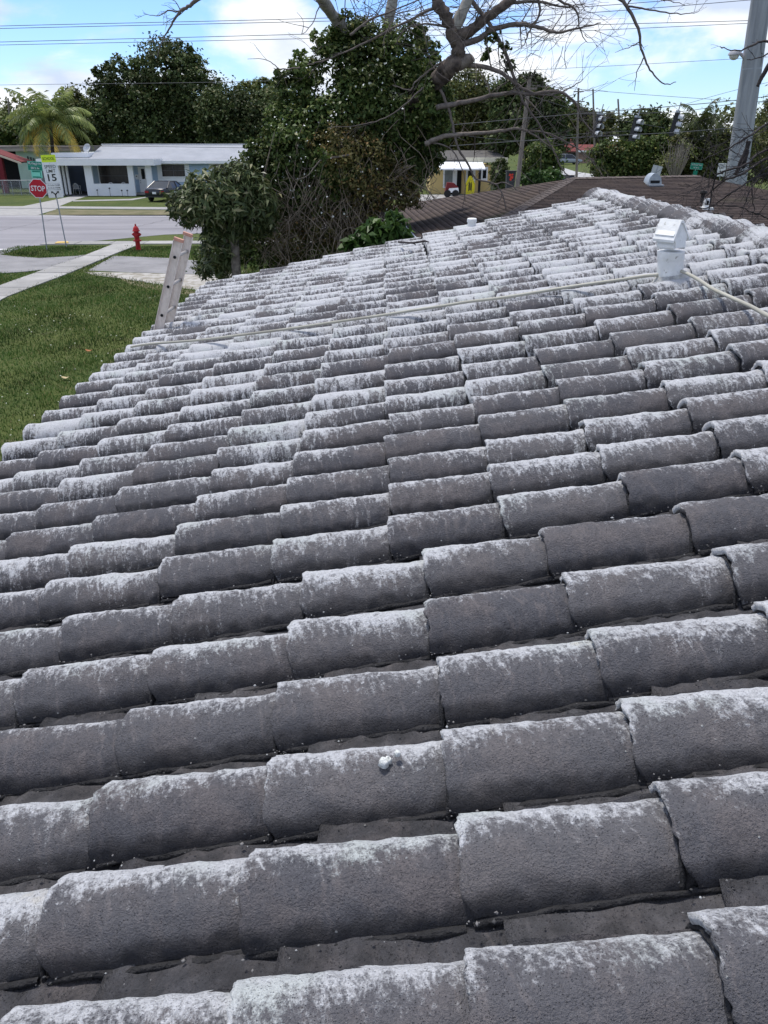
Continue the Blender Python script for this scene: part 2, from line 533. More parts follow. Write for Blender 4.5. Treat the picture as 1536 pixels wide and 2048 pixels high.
# main street runs across in front of the blue house; the side street joins it on the left
sheet('main_road', [(-150, 53.0), (-150, 43.5), (-17.5, 41.5), (-16.5, 37.5), (-14.2, 39.4), (-11.4, 42.3), (-5, 44.4), (60, 45), (60, 53.4)], 0.010, M_ASPHALT, 0.2)
sheet('side_road', [(-26, -20), (-16.6, -20), (-16.5, 37.5), (-17.5, 41.49), (-26, 42.5)], 0.014, M_ASPHALT, 0.2)
sheet('stop_bar', [(-25, 36.0), (-16.7, 36.0), (-16.7, 36.45), (-25, 36.45)], 0.020, M_STOPBAR, 0.003)
sheet('road_edge_line', [(-60, 52.2), (60, 52.6), (60, 52.75), (-60, 52.35)], 0.016, M_STOPBAR, 0.003)
sheet('road_shoulder', [(-60, 53.0), (60, 53.4), (60, 54.2), (-60, 53.7)], 0.006, M_CONC, 0.2)
sheet('driveway', [G(228, 512), G(330, 516), G(420, 524), G(470, 545), G(400, 549), G(262, 545), G(176, 541)], 0.008, M_ASPHALT2, 0.2)
sheet('driveway_apron', [G(-12, 509), G(24, 513), G(80, 517), G(150, 513), G(172, 510), G(90, 540), G(40, 545), G(-30, 549)], 0.022, M_ASPHALT2, 0.2)
sheet('gravel_patch', [G(168, 544), G(260, 545.5), G(400, 549.5), G(470, 546), G(470, 585), G(390, 580), G(300, 566), G(235, 556), G(190, 551)], 0.005, M_GRAVEL, 0.2)
sheet('gravel_spill', [G(240, 557), G(305, 568), G(395, 583), G(470, 590), G(470, 615), G(380, 590), G(300, 578), G(262, 569)], 0.004, M_DIRT, 0.2)
sheet('far_verge', [G(92, 427), G(110, 419), G(440, 421), G(440, 434), G(200, 432), G(88, 430)], 0.006, M_DIRT, 0.2)
sheet('house_driveway', [G(40, 414), G(150, 391.5), G(178, 391.5), G(150, 400), G(118, 413), G(112, 419), G(76, 430), G(0, 430), G(-20, 414)], 0.012, M_CONC, 0.2)
sheet('house_walkway', [G(146, 401), G(260, 398), G(292, 394), G(300, 394), G(265, 400.5), G(146, 403)], 0.012, M_CONC, 0.2)
sheet('far_sidewalk', [G(112, 417.5), G(-60, 417), G(-60, 413), G(120, 413.5), G(440, 416), G(440, 420.5)], 0.030, M_CONC, 0.2)
sheet('distant_road', [G(1090, 366), G(1100, 336), G(1112, 331), G(1128, 336), G(1150, 343), G(1210, 352), G(1300, 362), G(1300, 372)], 0.012, mat('pale_far_road', (0.38, 0.38, 0.38), (0.33, 0.33, 0.33), 0.2), 0.2)
sheet('yellow_house_path', [(2, 60), (14, 60), (14, 74), (2, 74)], 0.010, M_CONC, 0.2)
# pavement built slab by slab, joints left open
walk = MB().prism([Vector((-13.6, 6, -0.02)), Vector((-11.4, 6, -0.02)), Vector((-11.4, 39.9, -0.02)), Vector((-13.6, 39.9, -0.02))], (0, 0, -0.1)).build('sidewalk', mat('joint_soil', (0.06, 0.06, 0.05)), kind='structure')


Lp = [G(-150, 635), G(0, 572), G(90, 540), G(171, 512), G(221, 491.5)]
Rp = [G(-60, 640), G(0, 600), G(150, 543), G(227, 510), G(268, 494)]
def along(pl, Y):
    for a, b in zip(pl, pl[1:]):
        if a.y <= Y <= b.y or b is pl[-1] or (a is pl[0] and Y < a.y):
            k = (Y - a.y) / (b.y - a.y)
            return a.x + (b.x - a.x) * k
slab_mats = [mat('concrete_slab_' + w, tuple(k * c for c in (0.335, 0.327, 0.318)), tuple(k * c for c in (0.26, 0.256, 0.248)), 1.2, 0.9, 0.25, 50, detail=8, speck=((0.25, 0.24, 0.225), 2.6, 0.62)) for w, k in (('pale', 1.05), ('grey', 0.95), ('dull', 0.86))]
y0 = 14.0
while y0 < 37.6:
    y1 = y0 + 1.55
    a0, a1, b0, b1 = along(Lp, y0), along(Lp, y1), along(Rp, y0), along(Rp, y1)
    dz = random.uniform(-0.006, 0.008)
    MB().prism([(a0, y0 + 0.02, 0.035 + dz), (b0, y0 + 0.02, 0.035 + dz), (b1, y1 - 0.02, 0.035 + dz), (a1, y1 - 0.02, 0.035 + dz)], (0, 0, -0.1)).build('paving_slab', random.choice(slab_mats), walk)
    y0 = y1
cross_l, cross_r = G(96, 489), G(268, 489)
x0 = -16.2
while x0 < -2:
    x1 = x0 + 1.6
    dz = random.uniform(-0.006, 0.008)
    ya = 38.15 + (x0 + 13) * 0.04
    if not (-13.9 < x0 < -11.5) or True:
        MB().prism([(x0 + 0.02, ya, 0.037 + dz), (x1 - 0.02, ya + 0.05, 0.037 + dz), (x1 - 0.02, ya + 1.15, 0.037 + dz), (x0 + 0.02, ya + 1.1, 0.037 + dz)], (0, 0, -0.1)).build('paving_slab', random.choice(slab_mats), walk)
    x0 = x1
sheet('kerb_ramp_paint', [G(110, 489.2), G(138, 488.2), G(136, 485.6), G(116, 486.2)], 0.075, M_YELLOW, 0.03)

# tar-sealed cracks and a stained patch on the street
tar = mat('tar_seal', (0.10, 0.098, 0.105), (0.07, 0.068, 0.074), 3, 0.7)
for (pa, pb) in (((-19.5, 44.0), (-6.0, 46.0)), ((-24.0, 48.5), (-9.0, 48.2)), ((-14.0, 46.2), (-13.0, 52.4)), ((-21.0, 43.0), (-20.3, 51.8))):
    n = 16
    pl = []
    for i in range(n + 1):
        t = i / n
        pl.append(Vector((pa[0] + (pb[0] - pa[0]) * t + random.uniform(-.10, .10), pa[1] + (pb[1] - pa[1]) * t + random.uniform(-.16, .16), 0.0135)))
    V, Fc = [], []
    for i, p in enumerate(pl):
        d = pl[min(i + 1, n)] - pl[max(i - 1, 0)]
        s2 = Vector((-d.y, d.x, 0)).normalized() * random.uniform(0.015, 0.04)
        V += [p - s2, p + s2]
    Fc = [(2 * i, 2 * i + 2, 2 * i + 3, 2 * i + 1) for i in range(n)]
    MB().add(V, Fc).build('tar_crack', tar, None, kind='structure')

# distant wooded skyline so that the ground never ends in a bare line
def leaf_cloud(name, blobs, n, size, mt, parent=None, kind=None, aspect=0.5, droop=0.0, clump=0.32, per=26, shell=0.55, seed=1, zmin=0.05, boxes=None):
    """leaf-sized faces in clumps spread through the blobs' volume"""
    r = np.random.default_rng(seed)
    bl = np.array(blobs, dtype=float)
    w = (bl[:, 3] * bl[:, 4] * bl[:, 5]) ** (2 / 3)
    w /= w.sum()
    nc = max(4, n // per)
    bi = r.choice(len(bl), nc, p=w)
    d = r.normal(size=(nc, 3)); d /= np.linalg.norm(d, axis=1)[:, None]
    rad = (shell + (1 - shell) * r.random(nc) ** 0.7)[:, None]
    cc = bl[bi, :3] + d * rad * bl[bi, 3:6]
    out = d
    cs = bl[bi, 3:6].mean(axis=1) * clump * r.uniform(0.5, 1.25, nc)
    li = np.repeat(np.arange(nc), per)
    g = r.normal(size=(len(li), 3)) * 0.55
    c = cc[li] + g * cs[li][:, None] * np.array([1.15, 1.15, 0.75])
    ok = c[:, 2] > zmin
    if boxes is not None:
        for bx in boxes:
            ok &= ~((c[:, 0] > bx[0]) & (c[:, 0] < bx[1]) & (c[:, 1] > bx[2]) & (c[:, 1] < bx[3]) & (c[:, 2] > bx[4]) & (c[:, 2] < bx[5]))
    c = c[ok]; o = out[li][ok]
    m = len(c)
    nrm = o * 0.7 + r.normal(size=(m, 3)) * 0.75 + np.array([0, 0, 0.55])
    nrm /= np.linalg.norm(nrm, axis=1)[:, None]
    ax = r.normal(size=(m, 3)) + o * 0.5 + np.array([0, 0, -droop])
    ax -= nrm * (ax * nrm).sum(1)[:, None]
    ax /= np.linalg.norm(ax, axis=1)[:, None] + 1e-9
    sd = np.cross(nrm, ax)
    s = size * r.uniform(0.55, 1.3, m)[:, None]
    bend = nrm * s * 0.16
    V = np.empty((m, 4, 3))
    V[:, 0] = c - ax * s * 0.5
    V[:, 1] = c + sd * s * 0.5 * aspect + bend
    V[:, 2] = c + ax * s * 0.5
    V[:, 3] = c - sd * s * 0.5 * aspect + bend
    idx = np.arange(m * 4).reshape(m, 4)
    return npmesh(name, V.reshape(-1, 3), idx, mt, parent, kind=kind)

# ================================================================== OUR ROOF
def vnoise(shape, cells, seed):
    r = np.random.default_rng(seed)
    g = r.random((cells[0] + 3, cells[1] + 3))
    a = np.linspace(0, cells[0], shape[0], endpoint=True); b = np.linspace(0, cells[1], shape[1], endpoint=True)
    i = a.astype(int); j = b.astype(int)
    fa = (a - i); fb = (b - j)
    fa = (fa * fa * (3 - 2 * fa))[:, None]; fb = (fb * fb * (3 - 2 * fb))[None, :]
    q = lambda di, dj: g[np.ix_(i + di, j + dj)]
    return (q(0, 0) * (1 - fa) + q(1, 0) * fa) * (1 - fb) + (q(0, 1) * (1 - fa) + q(1, 1) * fa) * fb - 0.5

COVER_L = 0.475
def cover_arrays(nu, nv, seed, width=0.216, height=0.098, length=COVER_L, taper=0.88, lip=0.027, rough=1.0):
    """barrel tile: x runs up the slope from the lower lip, y across, crest up"""
    r = np.random.default_rng(seed)
    un = np.concatenate([[0, 0.012, 0.03], np.linspace(0.06, 1, nu - 2)]) if nu > 8 else np.linspace(0, 1, nu + 1)
    nu1 = len(un)
    th = np.linspace(-math.pi / 2, math.pi / 2, nv + 1)
    U = un[:, None] * np.ones((1, nv + 1))
    AR = R(72)                                       # the barrel is a bit less than half round and meets the bed at an angle
    S = np.sin(th / (math.pi / 2) * AR) / math.sin(AR)
    C = (np.cos(th / (math.pi / 2) * AR) - math.cos(AR)) / (1 - math.cos(AR))
    C = np.maximum(C, 0) ** 0.86
    wid = width / 2 * (1 - (1 - taper) * U)
    hei = height * (1 - 0.10 * U)
    lump = (vnoise((nu1, nv + 1), (4, 3), seed) * 0.0060 + vnoise((nu1, nv + 1), (13, 9), seed + 50) * 0.0046 + vnoise((nu1, nv + 1), (36, 22), seed + 90) * 0.0034) * rough
    rr = 1.0
    y = S[None, :] * (wid + lump)
    z = C[None, :] * (hei + lump * 1.2) + lip * (1 - U) - 0.004
    # soften the lip
    z -= np.where(U < 0.006, 0.002, 0.0) * C[None, :]
    edge = (vnoise((2, nv + 1), (1, 7), seed + 7)[0] * 0.010 + vnoise((2, nv + 1), (1, 19), seed + 17)[0] * 0.010 + np.maximum(0, vnoise((2, nv + 1), (1, 5), seed + 27)[0] - 0.25) * 0.06) * rough
    x = U * length + edge[None, :] * np.clip(1 - U * 9, 0, 1)
    z += -0.006 * np.sin(U * math.pi) * (r.random() - 0.3)
    V = np.stack([x, y, z], -1).reshape(-1, 3)
    m = nv + 1
    I = np.arange(nu1 * m).reshape(nu1, m)
    Fq = np.stack([I[:-1, :-1], I[1:, :-1], I[1:, 1:], I[:-1, 1:]], -1).reshape(-1, 4)
    uv = np.stack([U, np.broadcast_to((np.sin(th) * 0.5 + 0.5)[None, :], U.shape)], -1).reshape(-1, 2)
    # inner ring: gives the lower end its thickness
    k = len(V)
    t1 = np.stack([x[0] + 0.002, y[0] * 0.86, (z[0] - lip) * 0.82 + lip - 0.002], -1)
    t2 = np.stack([x[0] + 0.07, y[0] * 0.84, (z[0] - lip) * 0.78 + lip - 0.004], -1)
    V = np.concatenate([V, t1, t2])
    uvr = np.stack([np.full(m, 0.0), uv.reshape(nu1, m, 2)[0, :, 1]], -1)
    uvd = np.stack([np.full(m, 2.0), np.full(m, 0.02)], -1)
    uv = np.concatenate([uv, uvr, uvd])
    a = np.arange(m)
    r0 = I[0]; r1 = k + a; r2 = k + m + a
    F1 = np.stack([r0[:-1], r0[1:], r1[1:], r1[:-1]], -1)
    F2 = np.stack([r1[:-1], r1[1:], r2[1:], r2[:-1]], -1)
    Fq = np.concatenate([Fq, F1, F2])
    return V, Fq, uv
def pan_arrays(nu, nv, seed, width=0.31, length=COVER_L):
    un = np.linspace(0, 1, nu + 1); vn = np.linspace(-1, 1, nv + 1)
    U, S = np.meshgrid(un, vn, indexing='ij')
    lump = vnoise(U.shape, (5, 4), seed) * 0.010 + vnoise(U.shape, (14, 8), seed + 3) * 0.006
    z = 0.050 * np.abs(S) ** 2.2 + 0.026 * (1 - U) - 0.004 + lump * 2.0
    x = U * length + vnoise((2, nv + 1), (1, 6), seed + 9)[0][None, :] * 0.012 * np.clip(1 - 6 * U, 0, 1)
    y = S * width / 2
    V = np.stack([x, y, z], -1).reshape(-1, 3)
    m = nv + 1
    I = np.arange(U.size).reshape(nu + 1, m)
    Fq = np.stack([I[:-1, :-1], I[1:, :-1], I[1:, 1:], I[:-1, 1:]], -1).reshape(-1, 4)
    uv = np.stack([U, 0.045 + 0 * S], -1).reshape(-1, 2)
    k = len(V)
    t = np.stack([x[0] + 0.004, y[0], z[0] - 0.035], -1)
    V = np.concatenate([V, t]); uv = np.concatenate([uv, np.stack([np.full(m, 2.0), np.full(m, 0.02)], -1)])
    F1 = np.stack([I[0, :-1], I[0, 1:], k + 1 + np.arange(nv), k + np.arange(nv)], -1)
    return V, np.concatenate([Fq, F1]), uv

SLOPE = math.atan(MSL)
zc = lambda x: EYE - HC + MSL * x                 # level of the tile crests
zb = lambda x: zc(x) - 0.118                      # level of the bed under them
XE, XR, YN, YF = -2.46, 2.66, -3.6, 10.75
house = thing('tiled_house', 'low house under the mouldy white barrel tiled roof that fills the foreground', 'house', (0.1, 3.5, 0))
yrow = lambda Yc, x: Yc * (1 - 0.0205 * x)
# bed of the roof: a slab on each side of the ridge
def roof_slab(mb, xe, xr, flip=1, cx=XR):
    pts = []
    for Y in (YN, YF):
        pts.append((Y, xe)); pts.append((Y, xr))
    vs = []
    for dz in (-0.05, -0.17):
        for x, Yc in ((xe, YN), (xr, YN), (xr, YF), (xe, YF)):
            xx = x if flip == 1 else 2 * cx - x
            Y = yrow(Yc, x) if flip == 1 else yrow(Yc, 2 * cx - x) - 0
            vs.append((xx, Y, zb(x) + dz))
    mb.add(vs, [(0, 1, 2, 3), (7, 6, 5, 4), (0, 4, 5, 1), (1, 5, 6, 2), (2, 6, 7, 3), (3, 7, 4, 0)])
bed = MB(); roof_slab(bed, XE + 0.02, XR)
M_MORTAR = mat('mouldy_mortar', (0.075, 0.072, 0.072), (0.030, 0.030, 0.031), 9, 0.95, 0.8, 70, detail=8, speck=((0.32, 0.32, 0.31), 40, 0.70))
roof = bed.build('roof', M_MORTAR, house)
bed2 = MB(); roof_slab(bed2, XE + 0.02, XR - 0.012, -1)
bed2.build('far_slope', mat('far_slope_tile', (0.36, 0.37, 0.38), (0.10, 0.10, 0.10), 3, 0.95, 0.6, 30), house)
wall = MB()
for (xa, xb, ya, yb) in ((XE + 0.6, XE + 0.8, YN + 0.5, YF - 0.4), (2 * XR - XE - 0.8, 2 * XR - XE - 0.6, YN + 0.5, YF - 0.8)):
    wall.span(xa, xb, ya, yb, 0, 2.45)
for Y in (YN + 0.4, YF - 0.9):
    wall.prism([(XE + 0.805, Y, 0), (2 * XR - XE - 0.805, Y, 0), (2 * XR - XE - 0.805, Y, 2.5), (XR, Y, zb(XR) - 0.32), (XE + 0.805, Y, 2.5)], (0, 0.2, 0))
wall.build('wall', mat('house_stucco', (0.62, 0.60, 0.55), None, 3, 0.85, 0.3, 40), house)
MB().span(XE - 0.02, XE + 0.015, yrow(YN, XE), yrow(YF, XE), zb(XE) - 0.30, zb(XE) - 0.055).build('fascia', white_paint, house)

# rows of tiles: surveyed pitch
base_rows = [(-2, 0.30), (-1, 0.55), (0, 0.81), (1, 1.085), (2, 1.335), (3, 1.60), (4, 1.88), (5, 2.165), (6, 2.455), (7, 2.735), (8, 3.005), (9, 3.285),
             (10, 3.58), (11, 3.85), (12, 4.155), (13, 4.49), (14, 4.84), (15, 5.13), (16, 5.47), (17, 5.81), (18, 6.08), (19, 6.37), (20, 6.70), (21, 7.02)]
rows = dict(base_rows)
for k in range(22, 34): rows[k] = 7.02 + (k - 21) * 0.291
cols_near = [-2.38, -1.92, -1.50, -1.095, -0.685, -0.275, 0.122, 0.495, 0.893, 1.285, 1.68, 2.06, 2.40]
cols_far = [-2.46, -2.04, -1.645, -1.245, -0.795, -0.372, 0.038, 0.430, 0.815, 1.205, 1.60, 1.985, 2.36]
covers, pans = [], []
for k, Yc in rows.items():
    cols = cols_near if k <= 5 else cols_far
    for ci, x in enumerate(cols):
        drift = 0.012 * max(0, Yc - 3) * (1 if x > 0.2 else 0) if k > 5 else 0.0
        if ci == len(cols) - 1: drift = 0
        xx = x + drift + random.uniform(-0.014, 0.014)
        Y = yrow(Yc, xx) + random.uniform(-0.010, 0.010) - 0.055 * max(0.0, 1 - (Yc - 0.8) / 5)     # the eye meets near barrels behind their crest
        if k <= 5: xx += 0.03
        covers.append((xx, Y, k, ci))
        if k > -2:
            pans.append((xx + random.uniform(0.05, 0.13) if ci else xx, yrow((rows[k] + rows[k - 1]) / 2, xx) + random.uniform(-0.008, 0.008), k, ci))
def tile_rot(kind):
    j = 1.0 if kind == 'cover' else 0.5
    return (R(random.uniform(-2.2, 2.2)) * j, -SLOPE + R(random.uniform(-0.5, 0.5)), -0.0205 * 0 + R(random.uniform(-1.0, 1.0)))
fine_covers = [cover_arrays(54, 34, 100 + i) for i in range(9)]
mid_covers = [cover_arrays(16, 14, 200 + i) for i in range(9)]
far_cover = [cover_arrays(7, 10, 300 + i) for i in range(6)]
def cover_mesh(arr, rnd, nm):
    V, Fq, uv = arr
    return npmesh(nm, V, Fq, M_TILE, uv=uv, attr={'rnd': np.full(len(V), rnd)}, smooth=True, link=False)
rv = [0.1, 0.9, 0.5, 0.3, 0.75, 0.0, 1.0, 0.4, 0.62]
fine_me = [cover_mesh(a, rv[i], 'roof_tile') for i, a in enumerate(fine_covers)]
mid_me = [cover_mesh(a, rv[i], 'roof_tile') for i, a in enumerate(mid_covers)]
def seen_size(x, Y):
    d = max(0.5, math.hypot(x, Y, zc(x) - EYE))
    inside = abs(x) < 0.56 * (Y * CP + 0.52 + 0.3) + 0.3
    return (1 if inside else 0.001) / d
covers.sort(key=lambda t: -seen_size(t[0], t[1]))
W0 = wloc(house)
def euler_np(e):
    return np.array(Matrix.Rotation(e[2], 3, 'Z') @ Matrix.Rotation(e[1], 3, 'Y') @ Matrix.Rotation(e[0], 3, 'X'))
stuffV, stuffF, stuffUV, stuffR, off = [], [], [], [], 0
for i, (x, Y, k, ci) in enumerate(covers):
    rot = tile_rot('cover')
    z = zc(x) - 0.102 - 0.027
    slope_dir = -0.0205 * rows[k]
    rot = (rot[0], rot[1], rot[2] + math.atan(slope_dir))
    if i < 299:
        me = (fine_me if k <= 9 else mid_me)[random.randrange(9)]
        o = bpy.data.objects.new('roof_tile', me)
        COL.objects.link(o)
        o.parent = roof
        o.location = (x - W0.x, Y - W0.y, z - W0.z)
        o.rotation_euler = rot
    else:
        V, Fq, uv = far_cover[random.randrange(6)]
        V2 = V @ euler_np(rot).T + np.array([x, Y, z])
        stuffV.append(V2); stuffF.append(Fq + off); stuffUV.append(uv); stuffR.append(np.full(len(V), random.random())); off += len(V)
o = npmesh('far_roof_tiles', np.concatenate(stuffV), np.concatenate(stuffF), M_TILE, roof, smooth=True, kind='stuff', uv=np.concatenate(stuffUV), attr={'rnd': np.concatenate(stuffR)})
pan_me = []
for i in range(7):
    V, Fq, uv = pan_arrays(14, 10, 400 + i)
    pan_me.append(npmesh('valley_tile', V, Fq, M_PAN, uv=uv, attr={'rnd': np.full(len(V), rv[i])}, smooth=True, link=False))
pans.sort(key=lambda t: -seen_size(t[0], t[1]))
stuffV, stuffF, stuffUV, off = [], [], [], 0
for i, (x, Y, k, ci) in enumerate(pans):
    rot = (R(random.uniform(-2, 2)), -SLOPE + R(random.uniform(-0.4, 0.4)), math.atan(-0.0205 * rows[k]))
    z = zb(x) - 0.012
    if i < 110:
        o = bpy.data.objects.new('valley_tile', pan_me[random.randrange(7)])
        COL.objects.link(o); o.parent = roof
        o.location = (x - W0.x, Y - W0.y, z - W0.z); o.rotation_euler = rot
    else:
        V, Fq, uv = pan_arrays(4, 4, 500 + i % 9)
        stuffV.append(V @ euler_np(rot).T + np.array([x, Y, z])); stuffF.append(Fq + off); stuffUV.append(uv); off += len(V)
npmesh('far_valley_tiles', np.concatenate(stuffV), np.concatenate(stuffF), M_PAN, roof, smooth=True, kind='stuff', uv=np.concatenate(stuffUV), attr={'rnd': np.full(off, 0.5)})
# crumbs of mortar and lichen lying in the valleys by the joints
V, Fc = [], []
OCT = np.array([(1, 0, 0), (-1, 0, 0), (0, 1, 0), (0, -1, 0), (0, 0, 1), (0, 0, -1)], float)
OF = [(0, 2, 4), (2, 1, 4), (1, 3, 4), (3, 0, 4), (2, 0, 5), (1, 2, 5), (3, 1, 5), (0, 3, 5)]
for (x, Y, k, ci) in covers:
    if k > 12 or abs(x) > 0.62 * (Y + 1.2): continue
    for j in range(22 if k < 7 else 8):
        if random.random() < 0.5:
            cx_, cy_ = x + abs(random.gauss(0, 0.055)) - 0.02, Y - 0.112 - abs(random.gauss(0, 0.022))
            cz_ = zb(cx_) + 0.022 + 0.02 * random.random()
        else:
            cx_, cy_ = x + random.uniform(0, 0.38), Y - 0.118 - abs(random.gauss(0, 0.02))
            cz_ = zb(cx_) + 0.016 + 0.012 * random.random()
        s_ = random.uniform(0.0010, 0.0034) * (1.6 if random.random() < 0.12 else 1)
        n0 = len(V)
        sc_ = np.array([random.uniform(0.7, 1.4), random.uniform(0.7, 1.4), random.uniform(0.5, 1.0)]) * s_
        V += [tuple(q) for q in OCT * sc_ + np.array([cx_, cy_, cz_])]
        Fc += [tuple(i_ + n0 for i_ in f_) for f_ in OF]
# dark tubes added to draw crevice shade between barrels and along their feet
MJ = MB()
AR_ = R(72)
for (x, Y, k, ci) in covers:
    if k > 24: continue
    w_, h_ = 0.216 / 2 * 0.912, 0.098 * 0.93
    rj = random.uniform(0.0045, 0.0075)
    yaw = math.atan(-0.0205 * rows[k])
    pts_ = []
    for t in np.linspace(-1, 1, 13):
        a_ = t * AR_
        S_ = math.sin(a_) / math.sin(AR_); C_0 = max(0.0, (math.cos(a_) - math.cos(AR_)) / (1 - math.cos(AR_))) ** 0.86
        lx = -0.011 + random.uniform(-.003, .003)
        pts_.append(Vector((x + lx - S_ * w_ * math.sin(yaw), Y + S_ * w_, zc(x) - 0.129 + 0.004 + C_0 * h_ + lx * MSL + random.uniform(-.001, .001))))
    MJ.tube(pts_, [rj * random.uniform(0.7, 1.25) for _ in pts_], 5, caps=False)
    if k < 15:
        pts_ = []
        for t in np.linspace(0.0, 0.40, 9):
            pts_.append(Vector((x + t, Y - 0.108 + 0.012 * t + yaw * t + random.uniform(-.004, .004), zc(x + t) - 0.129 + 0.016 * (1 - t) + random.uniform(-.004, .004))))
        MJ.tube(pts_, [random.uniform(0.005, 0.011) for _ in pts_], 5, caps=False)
MJ.build('joint_shade_lines', mat('crevice_shade', (0.034, 0.034, 0.037), (0.018, 0.018, 0.020), 30, 0.95, 0.8, 120), roof, True, kind='stuff')
m_cr, n_, b_cr, out_ = new_mat('mortar_crumb')
g_ = NG(m_cr)
rr_ = g_.node('ShaderNodeValToRGB'); rr_.color_ramp.interpolation = 'CONSTANT'
rr_.color_ramp.elements[0].color = (0.05, 0.05, 0.052, 1)
e_ = rr_.color_ramp.elements[1]; e_.position = 0.62; e_.color = (0.17, 0.165, 0.165, 1)
e_ = rr_.color_ramp.elements.new(0.93); e_.color = (0.36, 0.37, 0.38, 1)
g_.plug(rr_.inputs['Fac'], g_.node('ShaderNodeNewGeometry').outputs['Random Per Island'])
g_.plug(b_cr.inputs['Base Color'], rr_.outputs['Color']); b_cr.inputs['Roughness'].default_value = 0.95
npmesh('mortar_crumbs', V, Fc, m_cr, roof, kind='stuff')
# ridge caps, lapped towards the far gable, set in mortar
ridge_me = []
for i in range(6):
    V, Fq, uv = cover_arrays(18, 18, 600 + i, 0.32, 0.125, 0.43, 0.82, 0.036, 1.7)
    ridge_me.append(npmesh('ridge_tile', V, Fq, M_RIDGE, uv=uv, attr={'rnd': np.full(len(V), rv[i])}, smooth=True, link=False))
RZ = zc(2.52) - 0.095
Y = 10.32
i = 0
while Y > -1:
    o = bpy.data.objects.new('ridge_tile', ridge_me[i % 6])
    COL.objects.link(o); o.parent = roof
    o.location = (XR - 0.04 + random.uniform(-0.012, 0.012) - W0.x, Y - W0.y, RZ + random.uniform(-0.008, 0.008) - W0.z)
    o.rotation_euler = (R(random.uniform(-2, 2)), R(random.uniform(-1, 1)), R(-90 + random.uniform(-1.5, 1.5)))
    Y -= 0.355; i += 1
mort = MB()
mp_ = [Vector((XR - 0.24 + random.uniform(-0.012, 0.012), Y, zc(XR - 0.24) - 0.075 + random.uniform(-0.01, 0.01))) for Y in np.linspace(10.2, -1, 60)]
mort.tube(mp_, [0.036 + random.uniform(-0.012, 0.012) for _ in mp_], 8)
mort.build('ridge_mortar', M_RIDGE, roof, smooth=True)
for ob in (bpy.data.objects['ridge_mortar'],):
    ob.data.uv_layers.new(name='UVMap').data.foreach_set('uv', np.full(len(ob.data.loops) * 2, 0.55, dtype=np.float32))

# lichen crumbs, twigs and the pale blob on the near tiles
def on_roof(x, y, up=0.0): return roofpt(x, y, up)
bl = MB()
c = on_roof(768, 1524, -0.02)
bl.lathe([(0.001, 0.008), (0.006, 0.0075), (0.010, 0.004), (0.012, -0.008)], c, 11)
bl.lathe([(0.001, 0.006), (0.005, 0.0055), (0.008, 0.002), (0.009, -0.008)], c + Vector((0.009, 0.006, 0.001)), 9)
bl.v = [(v[0] + random.uniform(-.0018, .0018), v[1] + random.uniform(-.0018, .0018), v[2] + random.uniform(-.001, .001)) for v in bl.v]
c2 = on_roof(795, 1506, -0.01)
bl.lathe([(0.001, 0.006), (0.005, 0.005), (0.007, 0.001), (0.007, -0.006)], c2, 7)
setp(bl.build('lichen_spot', mat('white_lichen', (0.62, 0.63, 0.62), (0.5, 0.52, 0.5), 60, 0.9, 0.5, 120), None, True, origin=c), 'pair of small white lichen blobs on the middle foreground roof tile', 'lichen')
st = MB()
st.tube([roofpt(797, 484, .05), roofpt(826, 486, .06), roofpt(850, 482, .06), roofpt(858, 484, .05)], [0.012, 0.011, 0.012, 0.006], 6)
st.tube([roofpt(826, 486, .06), roofpt(832, 490, .03)], [0.009, 0.004], 5)
setp(st.build('fallen_stick', M_TWIG_DARK, None, True, origin=roofpt(826, 486)), 'dark fallen stick lying along the far gable edge of the tiled roof', 'stick')

# gooseneck vent
vb = roofpt(1340, 556, -0.03)
VY = vb.y
s_v = 1 / ppm(1340, 520, VY)
vent = thing('roof_vent', 'white painted metal vent pipe with angular hooded cap standing on our tiled roof', 'vent', vb)
pr = 25.5 * s_v
ax = (P(1343, 470, VY) - P(1340, 556, VY)).normalized()
VM = Matrix(((1, 0, ax.x), (0, 1, ax.y), (0, 0, 1))).to_4x4()
VM.translation = vb
def vxf(mb): return mb.xf(VM)
h1 = 60 * s_v
vxf(MB().lathe([(pr * 1.06, -0.06), (pr * 1.04, 0.02), (pr, 0.05), (pr * 0.98, h1 * 0.60), (pr * 0.99, h1 * 0.62)], n=28)).build('pipe', M_WHITE_METAL, vent, 'angle')
vxf(MB().lathe([(pr * 1.02, h1 * 0.60), (pr * 1.03, h1 * 0.61), (pr * 1.03, h1 * 0.86), (pr * 0.97, h1 * 0.87)], n=28)).build('collar', M_WHITE_METAL, vent, 'angle')
# hood: ridge along the view, two sloped wings left and right, gable facing us
def rotz(mb, a): return mb.xf(Matrix.Rotation(a, 4, 'Z'))
hw = 21 * s_v; zt = h1 * 1.74; zl = h1 * 1.00; zl2 = h1 * 1.24
hood = MB()
dpt = hw * 1.0
gable = [(-hw * 0.80, zl), (hw * 0.80, zl), (hw * 0.80, zl + 0.03), (hw * 1.18, zl2 + 0.03), (hw * 0.20, zt), (-hw * 0.20, zt), (-hw * 1.18, zl2 + 0.03), (-hw * 0.80, zl + 0.03)]
hood.prism([(x, -dpt, z) for x, z in gable], (0, 2 * dpt, 0))
HA = R(38)
vxf(rotz(hood, HA)).build('hood', M_WHITE_METAL, vent)
wing = MB()
for sx in (-1, 1):
    wing.prism([(sx * hw * 0.16, -dpt * 1.12, zt + 0.006), (sx * hw * 1.34, -dpt * 1.12, zl2 - 0.01), (sx * hw * 1.34, -dpt * 1.12, zl2 + 0.004), (sx * hw * 0.16, -dpt * 1.12, zt + 0.022)], (0, 2.24 * dpt, 0))
